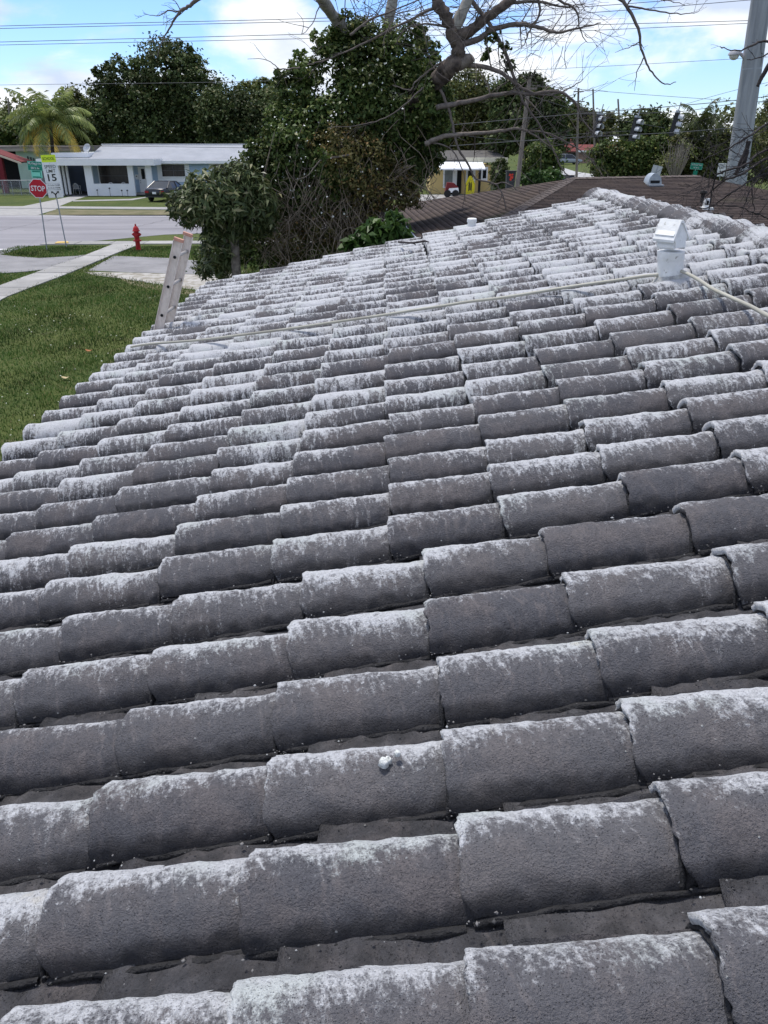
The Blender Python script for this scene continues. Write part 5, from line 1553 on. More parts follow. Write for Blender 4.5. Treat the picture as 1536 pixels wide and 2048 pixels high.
lettering('LIMIT', 0.22, at(M, 0, ln - 0.45, -0.056), M_BLACK, t, width=0.52, bold=0.008)
lettering('25', 0.44, at(M, 0, ln - 0.86, -0.056), M_BLACK, t, width=0.50, bold=0.02)

# ------------------------------------------------------------------ poles
def pole(name, label, p0, p1, Y, r0, r1, m, n=12, group=None):
    a, b = P(*p0, Y), P(*p1, Y)
    d = b - a
    foot = a - d * (a.z / d.z)
    t = thing(name, label, 'utility pole', foot, group)
    MB().tube([foot - d.normalized() * 0.3, foot + (b - foot) * 0.5, b], [r0, (r0 + r1) / 2, r1], n).build('shaft', m, t, 'angle')
    return t, foot, b
M_CONCP = mat('cast_concrete_pole', (0.34, 0.355, 0.375), (0.20, 0.213, 0.232), 1.6, 0.8, 0.3, 30, detail=8, stretch=(2.5, 2.5, 0.25))
YP = 36
cpole, cfoot, ctop = pole('concrete_pole', 'thick grey concrete power pole at the right edge with a street lamp', (1470, 372), (1528, -40), YP, 0.46, 0.375, M_CONCP, 20)
# lamp on its arm, straps, cable stub
la = P(1494, 122, YP) - Vector((0, 0.1, 0))
lp = [P(1494, 126, YP), P(1489, 116, YP), P(1482, 108, YP), P(1476, 106, YP)]
MB().tube(lp, 0.065, 8).build('lamp_arm', mat('lamp_arm_grey', (0.50, 0.46, 0.50), None, 3, 0.5), cpole)
lc = P(1469, 108, YP)
lm_ = MB().lathe([(0.02, 0.16), (0.16, 0.13), (0.24, 0.02), (0.25, -0.04), (0.10, -0.06)], lc, 16)
lmo = lm_.build('lamp_head', mat('lamp_grey', (0.38, 0.38, 0.40), None, 3, 0.5), cpole, 'angle')
MB().lathe([(0.19, -0.05), (0.17, -0.14), (0.10, -0.20), (0.01, -0.22)], lc, 14).build('lens', mat('lamp_lens', (0.62, 0.60, 0.58), None, 3, 0.2), lmo, 'angle')
cdir = (ctop - cfoot).normalized()
for yy in (138, 255, 318):
    c = cfoot + (ctop - cfoot) * ((P(1497, yy, YP).z - cfoot.z) / (ctop.z - cfoot.z))
    MB().tube([c - cdir * 0.02, c + cdir * 0.02], 0.462 - 0.085 * c.z / ctop.z, 20, caps=False).build('strap', M_GALV, cpole)
# wooden pole
M_WOODP = mat('weathered_pole_wood', (0.23, 0.20, 0.17), (0.13, 0.112, 0.098), 3, 0.9, 0.4, 30, stretch=(4, 4, 0.4))
wpole, wf, wt = pole('wooden_pole', 'leaning weathered wooden utility pole beyond the shingled roof', (1035, 368), (1059, 158), 52, 0.155, 0.11, M_WOODP)
c = wt - Vector((0, 0.0, 0.5))
MB().box((c.x, 51.8, c.z), (0.9, 0.10, 0.11)).build('crossarm', M_WOODP, wpole)
gp = 'thin far utility poles'
for p0, p1, Y, r, lab in (((1153, 352), (1157, 176), 95, 0.15, 'tall thin dark utility pole in front of the red roofed house'), ((1190, 330), (1186, 178), 118, 0.16, 'dark utility pole top just right of the tall thin one'), ((1244, 330), (1236, 198), 118, 0.16, 'dark utility pole left of the middle traffic signal'), ((24, 300), (16, 196), 105, 0.14, 'slim utility pole rising left of the coconut palm')):
    t, f_, b_ = pole('utility_pole', lab, p0, p1, Y, r, r * 0.7, M_WOODP, 8, gp)
    if lab.startswith('tall'):
        for dz in (0.35, 1.3):
            MB().box((b_.x, Y - 0.2, b_.z - dz), (0.9 + dz * 0.5, 0.1, 0.1)).build('crossarm', M_WOODP, t)

# ------------------------------------------------------------------ traffic signals on their span wires
M_SIGB = mat('signal_black', (0.016, 0.017, 0.020), None, 3, 0.5)
M_VISOR = mat('signal_visor_pale', (0.55, 0.57, 0.60), (0.45, 0.47, 0.50), 5, 0.45)
YS = 45
for (x, y, rot, lab) in ((1195, 253, -18, 'leftmost hanging traffic signal, partly behind bare branches'), (1269, 259, -6, 'middle hanging traffic signal in front of the dark round tree'), (1349, 249, 16, 'rightmost hanging traffic signal beside the feathery palm')):
    c = P(x, y, YS)
    t = thing('traffic_signal', lab, 'traffic light', c, 'three section signals hanging over the crossing')
    tilt = P(x + 4, y - 40, YS) - P(x - 3, y + 10, YS)
    M = Matrix.Translation(c) @ Matrix.Rotation(R(9), 4, 'Y') @ Matrix.Rotation(R(rot + 42), 4, 'Z')
    MB().box((0, 0, 0), (0.30, 0.22, 1.08)).xf(M).build('housing', M_SIGB, t)
    for i in (-1, 0, 1):
        z = i * 0.345
        vs_ = []
        vis = MB()
        pts = [(0.155 * math.cos(a), 0.155 * math.sin(a)) for a in np.linspace(R(-25), R(205), 11)]
        V = [(x_, yy_, z + z_) for yy_ in (-0.11, -0.36) for x_, z_ in pts] + [(x_ * 0.93, yy_, z + z_ * 0.93) for yy_ in (-0.11, -0.36) for x_, z_ in pts]
        n = 11
        Fc = []
        for k_ in range(n - 1):
            Fc += [(k_, k_ + 1, n + k_ + 1, n + k_), (2 * n + k_, 3 * n + k_, 3 * n + k_ + 1, 2 * n + k_ + 1), (n + k_, n + k_ + 1, 3 * n + k_ + 1, 3 * n + k_)]
        vis.add(V, Fc); vis.xf(M).build('visor', M_VISOR, t)
        MB().lathe([(0.145, 0), (0.12, 0.02), (0.01, 0.035)], (0, -0.112, z), 14, Matrix.Rotation(R(90), 3, 'X')).xf(M).build('lens', (M_SIGB), t)
    MB().box((0, 0, 0.60), (0.34, 0.16, 0.10)).xf(M).build('hanger_bracket', M_GALV, t)
    MB().tube([M @ Vector((0, 0, 0.6)), M @ Vector((0.03, 0, 1.05))], 0.025, 6).build('hanger_rod', M_GALV, t)
    MB().box((0.165, 0.02, 0), (0.03, 0.16, 1.0)).xf(M).build('side_rail', M_VISOR, t)
def wire(label, pts, Y, r=0.014, sag=0.0, name='power_line', group='overhead wires'):
    if not hasattr(Y, '__len__'): Y = [Y] * len(pts)
    p = [P(x, y, yy) for (x, y), yy in zip(pts, Y)]
    o = MB().tube(smooth_path(p, 6), r, 5).build(name, M_WIRE, None, True, origin=p[0])
    return setp(o, label, 'wire', group)
w_ = 0.020
wire('uppermost of the four wires crossing the sky at top left', [(-300, 63), (0, 52), (620, 37), (1100, 18), (1536, -16), (1800, -40)], 62, 0.020)
wire('second of the four wires crossing the sky at top left', [(-300, 66), (0, 57), (620, 43), (1100, 30), (1536, -3), (1800, -25)], 62, 0.020)
wire('third of the four wires crossing the sky at top left', [(-300, 93), (0, 84), (620, 68), (1100, 52), (1536, 40), (1800, 30)], 62, 0.020)
wire('lowest of the four wires crossing the sky at top left', [(-300, 97), (0, 90), (620, 77), (1100, 64), (1536, 45), (1800, 37)], 62, 0.018)
wire('faint wire passing in front of the tall dark tree at the left', [(-300, 178), (0, 170), (530, 162), (1100, 138), (1500, 116), (1800, 98)], 75, 0.016)
wire('low thin wire running above the blue house roof', [(-200, 298), (0, 293), (200, 292), (520, 296)], 70, 0.018)
wire('wire stretched high right from the leaning wooden pole', [(1058, 170), (1300, 190), (1536, 205), (1800, 215)], 56, 0.012)
wire('upper span wire carrying the three traffic signals', [(900, 250), (1195, 224), (1269, 219), (1349, 212), (1476, 200), (1700, 172)], YS, 0.018, name='span_wire')
wire('lower tether wire below the three traffic signals', [(900, 292), (1100, 278), (1269, 269), (1349, 265), (1480, 255), (1536, 254), (1750, 246)], YS - 1.0, 0.018, name='span_wire')
wire('second cable close under the upper signal span wire', [(1150, 228), (1349, 224), (1476, 207), (1700, 190)], YS + 2, 0.014, name='span_wire')
wire('thin guy wire rising to the concrete pole above the signals', [(1362, 211), (1480, 178), (1700, 128)], YS + 3, 0.010, name='span_wire')
wire('cable sloping from the wooden pole to the middle distance', [(1056, 190), (1160, 222), (1240, 240), (1330, 256)], 60, 0.012)
wire('cable running low across the trunk of the wooden pole', [(860, 262), (1040, 282), (1160, 268), (1260, 262)], 58, 0.012)

# ================================================================== TREES AND PLANTS
G_DARK = leaf_mat('dark_foliage', (0.024, 0.042, 0.014), (0.078, 0.105, 0.034), (0.085, 0.085, 0.03), 0.2, patch=0.35)
G_OLIVE = leaf_mat('olive_foliage', (0.036, 0.050, 0.015), (0.110, 0.122, 0.038), (0.12, 0.11, 0.045), 0.25, patch=0.35)
G_MID = leaf_mat('mid_foliage', (0.030, 0.055, 0.014), (0.085, 0.120, 0.032), (0.17, 0.17, 0.05), 0.3)
G_LIGHT = leaf_mat('light_foliage', (0.075, 0.105, 0.028), (0.155, 0.180, 0.060), (0.22, 0.22, 0.08), 0.35)
G_VINE = leaf_mat('vine_foliage', (0.030, 0.058, 0.016), (0.108, 0.148, 0.044), (0.20, 0.21, 0.075), 0.25, 0.45)
G_MANGO = leaf_mat('mango_foliage', (0.034, 0.054, 0.022), (0.105, 0.125, 0.052), (0.24, 0.23, 0.13), 0.2, 0.38, 0.95)
G_BROAD = leaf_mat('broad_foliage', (0.022, 0.055, 0.014), (0.065, 0.115, 0.030), None, 0.3, 0.4)
G_DRY = leaf_mat('dry_foliage', (0.060, 0.062, 0.020), (0.155, 0.135, 0.050), (0.24, 0.15, 0.06), 0.3)

def pblob(x, y, rx, ry, Y, dk=0.9):
    c = P(x, y, Y); k = 1 / ppm(x, y, Y)
    return (c.x, Y, c.z, rx * k, (rx + ry) / 2 * k * dk, ry * k * 1.08)
def tree(name, label, px_blobs, Y, n, size, mt, trunk=None, cat='tree', group=None, aspect=0.6, clump=0.34, seed=1, limbs=5, bark=None, per=26, dk=0.9, tr=0.22, shell=0.5, droop=0.0):
    bl = [pblob(*b, Y, dk) if len(b) == 4 else pblob(b[0], b[1], b[2], b[3], Y + b[4], dk) for b in px_blobs]
    r_ = random.Random(seed)
    cx = sum(b[0] for b in bl) / len(bl)
    bx = P(trunk[0], trunk[1], Y).x if trunk else cx
    base = Vector((bx, Y, 0))
    t = thing(name, label, cat, base, group)
    leaf_cloud('crown', bl, n, size, mt, t, aspect=aspect, clump=clump, per=per, seed=seed, shell=shell, droop=droop)
    bark = bark or M_BARK_DARK
    zt = min(b[2] for b in bl)
    if trunk:
        top = P(trunk[2], trunk[3], Y)
    else:
        top = Vector((cx, Y, zt))
    mid = base.lerp(top, 0.5) + Vector((r_.uniform(-0.2, 0.2), r_.uniform(-0.2, 0.2), 0))
    tk = MB().tube(smooth_path([base - Vector((0, 0, 0.3)), base, mid, top], 4), [tr * 1.3] * 4 + [tr * 1.12] * 4 + [tr] * 4 + [tr * 0.85], 10)
    tko = tk.build('trunk', bark, t, True)
    for i, b in enumerate(sorted(bl, key=lambda b: -b[3])[:limbs]):
        e = Vector(b[:3]) + Vector((r_.uniform(-.3, .3) * b[3], r_.uniform(-.3, .3) * b[4], b[5] * 0.35))
        m = top.lerp(e, 0.5) + Vector((r_.uniform(-.12, .12), r_.uniform(-.12, .12), r_.uniform(0, .25))) * b[3]
        MB().tube(smooth_path([top - Vector((0, 0, 0.3)), m, e], 5), list(np.linspace(tr * 0.6, tr * 0.12, 11)), 7).build('limb', bark, tko, True)
    return t
BG = 'trees behind the houses'
tree('broad_tree', 'tall dark broadleaf tree towering behind the blue house', [(335, 150, 72, 62), (300, 190, 70, 60), (390, 190, 55, 60), (240, 165, 45, 42), (215, 205, 50, 45), (330, 245, 110, 55), (245, 250, 70, 45), (405, 250, 60, 48), (205, 140, 22, 18), (355, 110, 42, 26)], 104, 38000, 0.44, G_DARK, (315, 300, 318, 240), seed=11, clump=0.21, tr=0.5, limbs=8, per=30, group=BG)
tree('dark_tree', 'lower dense dark tree between the tallest tree and the flowering thicket', [(455, 225, 48, 48), (500, 250, 55, 48), (540, 235, 45, 52), (470, 265, 70, 40), (560, 260, 40, 40), (425, 225, 30, 40)], 98, 24000, 0.38, G_DARK, (480, 310, 480, 260), seed=12, tr=0.35, group=BG)
tree('umbrella_tree', 'pale green flat topped tree showing above the dark trees', [(500, 178, 24, 14), (530, 174, 26, 13), (555, 190, 20, 16), (515, 196, 20, 10), (480, 185, 12, 9)], 128, 3600, 0.52, G_LIGHT, (522, 280, 520, 205), seed=13, bark=M_BARK, tr=0.3, clump=0.4, limbs=5, group=BG)
tree('round_tree', 'dark bushy tree between the coconut palm and the tallest tree', [(150, 222, 34, 38), (180, 240, 40, 42), (135, 250, 36, 34), (190, 265, 40, 30), (160, 205, 16, 16)], 108, 13000, 0.40, G_OLIVE, (160, 300, 160, 260), seed=14, tr=0.3, group=BG)
tree('pale_tree', 'pale green bushy tree at the far left edge beyond the slim pole', [(8, 250, 30, 26), (-30, 245, 40, 35), (30, 262, 18, 14), (52, 240, 18, 16)], 130, 4000, 0.5, G_LIGHT, (5, 300, 5, 262), seed=15, tr=0.3, group=BG)
tree('dark_tree', 'dark tree behind the mint house roof at the far left', [(40, 265, 45, 22), (95, 262, 40, 25), (-20, 268, 50, 25)], 100, 4500, 0.5, G_MID, (60, 310, 60, 270), seed=16, tr=0.25, group=BG)
tree('olive_tree', 'olive green tree just right of the flowering thicket above the yellow house', [(940, 185, 50, 42), (915, 225, 50, 50), (960, 230, 45, 55), (905, 270, 55, 40), (965, 285, 42, 35), (885, 245, 40, 50)], 86, 20000, 0.34, G_OLIVE, (935, 350, 935, 260), seed=17, tr=0.3, group=BG)
tree('dark_tree', 'big dark tree with ragged top behind the leaning wooden pole', [(1055, 190, 38, 34), (1010, 205, 32, 36), (1095, 225, 42, 42), (1050, 245, 62, 42), (1010, 265, 35, 40), (1100, 275, 42, 32), (1065, 165, 18, 14), (1000, 185, 16, 16)], 78, 24000, 0.36, G_DARK, (1052, 372, 1054, 260), seed=18, clump=0.30, tr=0.28, group=BG)
tree('far_tree', 'dark distant trees grown together above the red roof', [(1150, 250, 42, 30), (1200, 250, 34, 28), (1130, 275, 40, 28), (1185, 270, 40, 24), (1215, 240, 14, 12)], 185, 9000, 0.85, G_OLIVE, (1170, 320, 1170, 270), seed=19, tr=0.4, group=BG)
tree('dark_tree', 'round dark tree directly behind the middle traffic signal', [(1290, 248, 42, 24), (1265, 262, 30, 24), (1318, 262, 26, 22), (1290, 270, 40, 18)], 112, 7000, 0.5, G_DARK, (1302, 340, 1294, 275), seed=20, tr=0.28, group=BG)
tree('hedge_tree', 'sunlit green vine covered hedge right of the red roofed house', [(1200, 318, 26, 26), (1235, 306, 34, 26), (1215, 335, 34, 18), (1280, 312, 34, 30), (1320, 300, 28, 26), (1255, 332, 50, 22), (1345, 290, 22, 30), (1300, 335, 45, 20)], 100, 15000, 0.40, G_MID, seed=21, cat='hedge', tr=0.15, bark=M_BARK)
tree('leafy_bush', 'bright green leafy tree right behind the wooden pole foot', [(1080, 312, 28, 28), (1100, 330, 22, 24), (1065, 335, 22, 22), (1090, 292, 18, 14)], 72, 6500, 0.30, G_MID, (1080, 372, 1080, 330), seed=22, tr=0.12)
tree('clipped_shrub', 'dark rounded clipped shrub beside the yellow house corner', [(1000, 345, 20, 24), (1000, 362, 19, 18), (999, 328, 14, 10)], 70, 6500, 0.16, G_DARK, seed=23, cat='shrub', clump=0.16, tr=0.08, per=20)
tree('low_bush', 'low lush bush by the road right of the wooden pole', [(1078, 358, 26, 14), (1105, 356, 20, 12), (1055, 362, 16, 12)], 62, 4500, 0.24, G_BROAD, seed=24, cat='shrub', tr=0.05)
tree('dense_bush', 'dense dark green bushes behind the street name sign', [(1375, 300, 36, 30), (1425, 310, 42, 34), (1395, 335, 50, 24), (1460, 290, 26, 30), (1345, 330, 30, 20), (1450, 335, 40, 22)], 97, 14000, 0.40, G_OLIVE, seed=25, cat='shrub', tr=0.15)
tree('right_tree', 'shaded feathery tree behind the concrete pole at the right edge', [(1560, 270, 55, 70), (1520, 310, 40, 45), (1545, 220, 30, 25), (1590, 330, 60, 60), (1510, 345, 36, 24), (1620, 220, 60, 60)], 66, 15000, 0.36, G_OLIVE, (1560, 380, 1560, 300), seed=26, tr=0.3, droop=0.8, aspect=0.3)
# leafless shrub in front of the hedge
bs = P(1352, 345, 92); bs.z = 0
bsh = thing('bare_shrub', 'grey leafless branching shrub in front of the green hedge', 'shrub', bs)
m_ = MB()
for i in range(46):
    a = random.uniform(0, 6.28); sp2 = random.uniform(0.3, 1.9); h = random.uniform(2.4, 4.4)
    p0 = bs + Vector((0.15 * math.cos(a), 0.15 * math.sin(a), 0)); p2 = bs + Vector((sp2 * math.cos(a), sp2 * math.sin(a), h))
    p1 = p0.lerp(p2, 0.5) + Vector((0.2 * math.cos(a), 0.2 * math.sin(a), 0.3))
    m_.tube([p0, p1, p2], [0.05, 0.035, 0.015], 4)
    for j in range(3):
        q0 = p1.lerp(p2, random.random()); m_.tube([q0, q0 + Vector((random.uniform(-.5, .5), random.uniform(-.3, .3), random.uniform(.3, .8)))], [0.02, 0.008], 3)
m_.build('branches', mat('bleached_branch', (0.26, 0.235, 0.20), (0.18, 0.16, 0.14), 5, 0.95), bsh, kind='stuff')
leaf_cloud('sparse_leaves', [(bs.x, bs.y, 3.0, 1.8, 1.8, 1.4)], 250, 0.25, G_LIGHT, bsh, seed=4)

# palms
def palm(name, label, base, top, Y, nf, flen, leafw, mt, dead=None, trunk_r=0.16, seed=1, droop=1.0, lpf=26, leaflet=0.75, updir=0.25):
    r_ = random.Random(seed)
    b = P(*base, Y); tp = P(*top, Y)
    foot = Vector((b.x, Y, 0))
    t = thing(name, label, 'palm', foot)
    MB().tube(smooth_path([foot - Vector((0, 0, 0.2)), foot.lerp(tp, 0.5) + Vector((0.12, 0, 0)), tp], 6), list(np.linspace(trunk_r * 1.25, trunk_r * 0.8, 13)), 10).build('trunk', M_BARK_DARK, t, True)
    for i in range(nf):
        az = 2.399 * i + r_.uniform(-.25, .25)
        el = 1.35 - 1.75 * (i / nf) ** 0.8 + r_.uniform(-.1, .1)
        L_ = flen * r_.uniform(0.82, 1.08) * (0.8 if i < 3 else 1)
        h = Vector((math.cos(az), math.sin(az), 0))
        pts = []
        p = tp.copy(); e = el
        steps = 9
        for j in range(steps + 1):
            pts.append(p.copy())
            p += (h * math.cos(e) + Vector((0, 0, math.sin(e)))) * (L_ / steps)
            e -= droop * (0.10 + 0.18 * j / steps) * (1.0 if el < 1.0 else 0.55)
        V, Fc = [], []
        side0 = Vector((-h.y, h.x, 0))
        for s_ in range(lpf):
            u_ = 0.10 + 0.90 * s_ / (lpf - 1)
            f_ = u_ * steps; j = min(int(f_), steps - 1)
            c = pts[j].lerp(pts[j + 1], f_ - j)
            d = (pts[j + 1] - pts[j]).normalized()
            ln = leaflet * flen * 0.36 * math.sin(math.pi * (0.10 + 0.86 * u_)) ** 0.7 * r_.uniform(0.85, 1.1)
            for sg in (-1, 1):
                o_ = (side0 * sg * 0.80 + d * 0.55 + Vector((0, 0, -0.25 - 0.5 * r_.random()))).normalized()
                tip = c + o_ * ln + Vector((0, 0, -0.25 * ln))
                md = c + o_ * ln * 0.55 + Vector((0, 0, 0.02 * ln))
                w = d * leafw
                k = len(V)
                V += [c - w, c + w, md + w * 0.9, md - w * 0.9, tip]
                Fc += [(k, k + 1, k + 2, k + 3), (k + 3, k + 2, k + 4)]
        m2 = MB(); m2.add(V, Fc)
        m2.tube(pts, list(np.linspace(0.035, 0.010, steps + 1)), 4)
        mm = dead if (dead and i >= nf * 0.78) else mt
        m2.build('frond', mm, t)
    return t
def frond_mat(name, c1, c2):
    return leaf_mat(name, c1, c2, None, 0.3, 0.45)
coco = palm('coconut_palm', 'coconut palm with yellowing fronds in front of the mint house', (106, 380), (100, 243), 78, 30, 4.5, 0.055, frond_mat('palm_green', (0.075, 0.115, 0.035), (0.21, 0.24, 0.07)), frond_mat('palm_yellow', (0.34, 0.27, 0.05), (0.62, 0.43, 0.09)), 0.17, 3, 0.98, 28)
palm('feathery_palm', 'dark feathery palm standing right of the rightmost traffic signal', (1390, 345), (1400, 246), 98, 22, 4.0, 0.06, frond_mat('palm_dark', (0.03, 0.045, 0.016), (0.075, 0.09, 0.03)), None, 0.18, 5, 1.35, 22)

# ------------------------------------------------------------------ the thicket between the houses
TY = 21.5
vt = thing('flowering_thicket', 'large tree smothered in dark vines with small white flowers in the centre', 'tree', (P(700, 500, TY).x, TY, 0))
def vb_(lst): return [pblob(x, y, rx, ry, TY + dy, 0.85) for x, y, rx, ry, dy in lst]
dense = vb_([(720, 110, 70, 55, 0), (800, 120, 65, 60, 0.3), (750, 190, 90, 70, 0), (845, 185, 45, 55, 0.4), (660, 250, 80, 60, -0.2), (600, 290, 70, 60, -0.3), (760, 270, 90, 70, 0), (840, 260, 50, 60, 0.2), (875, 190, 32, 45, 0.2), (800, 210, 70, 70, -0.3), (735, 160, 60, 60, -0.3), (860, 300, 32, 40, 0.3), (868, 205, 36, 44, -1.1), (880, 260, 26, 36, -0.6), (515, 305, 26, 26, -0.2), (838, 330, 34, 30, 0.2), (850, 150, 30, 36, -0.6), (550, 395, 55, 40, -0.2), (500, 350, 50, 40, 0.0), (650, 460, 60, 36, 0.2), (740, 480, 50, 30, 0.3), (535, 290, 26, 30, 0), (560, 240, 34, 36, 0), (680, 340, 90, 55, -0.3), (560, 340, 55, 45, -0.3), (780, 340, 80, 50, 0.3), (620, 390, 70, 45, -0.2), (700, 60, 40, 30, 0), (700, 410, 60, 35, 0)])
GUT = [(-0.12, 9, 15, 32, -1, 2.85)]
leaf_cloud('crown', dense, 92000, 0.115, G_VINE, vt, boxes=GUT, clump=0.24, per=26, shell=0.45, seed=31, aspect=0.55, droop=0.3)
loose = vb_([(615, 140, 45, 35, 0), (590, 185, 40, 35, 0), (625, 215, 45, 30, 0), (655, 80, 35, 28, 0), (565, 155, 22, 22, 0), (860, 110, 22, 30, 0.2), (835, 60, 22, 18, 0.2), (880, 235, 28, 35, 1.2)])
leaf_cloud('loose_foliage', loose, 6500, 0.13, G_VINE, vt, clump=0.24, per=16, shell=0.3, seed=32, aspect=0.5, droop=0.3)
rusty = vb_([(715, 320, 75, 55, -1.0), (760, 380, 70, 50, -0.8), (680, 290, 60, 40, -1.0), (800, 400, 45, 40, -0.5), (640, 450, 60, 45, -0.4), (740, 450, 55, 45, -0.3), (580, 480, 50, 45, -0.2)])
leaf_cloud('drying_foliage', rusty, 9000, 0.10, G_DRY, vt, boxes=GUT, clump=0.3, per=14, shell=0.5, seed=33, aspect=0.5, droop=0.9)
low = vb_([(480, 470, 60, 45, 0), (430, 520, 45, 35, 0), (520, 500, 60, 40, 0.3), (600, 520, 60, 30, 0.4), (660, 500, 50, 30, 0.4), (590, 430, 55, 40, 0.2)])
leaf_cloud('low_foliage', low, 9000, 0.11, G_VINE, vt, clump=0.3, per=20, shell=0.4, seed=34, aspect=0.5, droop=0.4)
fl_ = leaf_cloud('white_flowers', vb_([(600, 290, 85, 65, -0.9), (720, 240, 90, 80, -0.9), (560, 340, 50, 45, -0.7), (700, 370, 100, 60, -0.9), (790, 130, 60, 60, -0.7)]), 300, 0.056, mat('petal_white', (0.75, 0.76, 0.72), None, 4, 0.7), vt, kind='stuff', clump=0.5, per=2, shell=0.9, seed=35, aspect=0.95)
# hanging dead vines
vm_ = MB()
for i in range(330):
    x = random.gauss(0, 1) * 85 + random.choice((600, 680, 760))
    x = min(max(x, 480), 835)
    y0_ = random.uniform(230, 400) if x > 560 else random.uniform(380, 440)
    y1_ = random.uniform(440, 560)
    Yv = TY + random.uniform(-1.1, 0.6)
    if x > 755: y1_ = min(y1_, 400); y0_ = min(y0_, 330)
    n = 6
    pts_ = []
    for j in range(n):
        u_ = j / (n - 1)
        pts_.append(P(x + random.uniform(-1, 1) * 17 + 34 * math.sin(u_ * 3 + i), y0_ + (y1_ - y0_) * u_, Yv + random.uniform(-.12, .12)))
    r0_ = random.uniform(0.004, 0.010)
    vm_.tube([p for p in smooth_path(pts_, 2)], r0_, 3, caps=False)
for i in range(380):                              # curling loops near the roof edge
    c = P(random.uniform(530, 755), random.uniform(380, 535), TY + random.uniform(-1.0, 0.3))
    rr_ = random.uniform(0.12, 0.5); a0_ = random.uniform(0, 6.28)
    nrm = Vector((random.uniform(-1, 1), random.uniform(-1.5, -0.3), random.uniform(-.6, .6))).normalized()
    e1_ = nrm.orthogonal().normalized(); e2_ = nrm.cross(e1_)
    pts_ = [c + (e1_ * math.cos(a0_ + a) + e2_ * math.sin(a0_ + a) * 0.7) * rr_ * (1 - 0.05 * a) for a in np.linspace(0, random.uniform(2, 4.5), 8)]
    pts_ = [p for p in pts_]
    vm_.tube(pts_, random.uniform(0.004, 0.009), 3, caps=False)
vm_.build('dead_vines', mat('dead_vine', (0.30, 0.245, 0.19), (0.15, 0.118, 0.092), 3, 0.95), vt, kind='stuff')
# stems
for i, path in enumerate(([(690, 560), (695, 460), (715, 330), (735, 190), (722, 112)], [(722, 560), (735, 420), (762, 290), (762, 140)], [(740, 530), (762, 390), (812, 280), (868, 175)], [(560, 560), (575, 470), (600, 380), (610, 300)])):
    pts_ = [P(x, y, TY + 0.2 * i) for x, y in path]
    pts_[0].z = -0.1
    MB().tube(smooth_path(pts_, 5), list(np.linspace(0.20, 0.13, 5 * (len(path) - 1) + 1)), 9).build('trunk', M_BARK, vt, True)

# mango bush at the left of the thicket
MY = 19.5
mg = thing('mango_bush', 'glossy drooping leaved mango bush at the left end of the thicket', 'tree', (P(450, 500, MY).x, MY, 0))
mb_ = [pblob(x, y, rx, ry, MY + dy, 0.85) for x, y, rx, ry, dy in ((430, 385, 60, 38, 0), (400, 410, 60, 35, -0.2), (490, 380, 50, 42, 0.2), (450, 430, 70, 38, 0), (505, 420, 50, 45, 0.3), (480, 345, 30, 18, 0.3), (378, 425, 35, 22, -0.2), (445, 480, 45, 40, 0.2), (430, 535, 35, 28, 0.2), (360, 395, 22, 12, -0.1), (395, 375, 26, 14, 0))]
leaf_cloud('crown', mb_, 8200, 0.25, G_MANGO, mg, clump=0.30, per=13, shell=0.55, seed=41, aspect=0.24, droop=0.9)
tk_ = MB()
b0 = P(470, 560, MY); b0.z = -0.1
mtr = MB().tube(smooth_path([b0, P(470, 500, MY), P(465, 450, MY)], 5), list(np.linspace(0.13, 0.09, 11)), 8).build('trunk', M_BARK, mg, True)
for (x, y) in ((400, 400), (440, 370), (495, 375), (510, 420), (375, 425), (440, 500)):
    e = P(x, y, MY)
    MB().tube(smooth_path([P(465, 460, MY), P((465 + x) / 2, (455 + y) / 2 + 6, MY), e], 4), list(np.linspace(0.06, 0.015, 9)), 6).build('limb', M_BARK, mtr, True)

# broad leaved plant by the gutter
by = thing('broad_leaf_plant', 'bright broad leaved plant growing below the white gutter corner', 'plant', (P(790, 470, 16.5).x, 16.5, 0))
leaf_cloud('foliage', [pblob(x, y, rx, ry, 16.2, 0.9) for x, y, rx, ry in ((775, 462, 40, 24), (806, 474, 20, 12), (745, 476, 34, 22), (720, 492, 30, 18), (785, 440, 20, 12))], 1000, 0.23, G_BROAD, by, clump=0.35, per=9, shell=0.4, seed=51, aspect=0.42, droop=0.7)
for i in range(9):
    e = P(random.uniform(740, 808), random.uniform(440, 475), 16.2)
    MB().tube(smooth_path([Vector((P(780, 480, 16.4).x + random.uniform(-.2, .2), 16.4, 0)), Vector((P(780, 480, 16.4).x + random.uniform(-.3, .3), 16.35, 1.4)), e], 4), list(np.linspace(0.02, 0.008, 9)), 5).build('stem', M_TWIG, by, True)

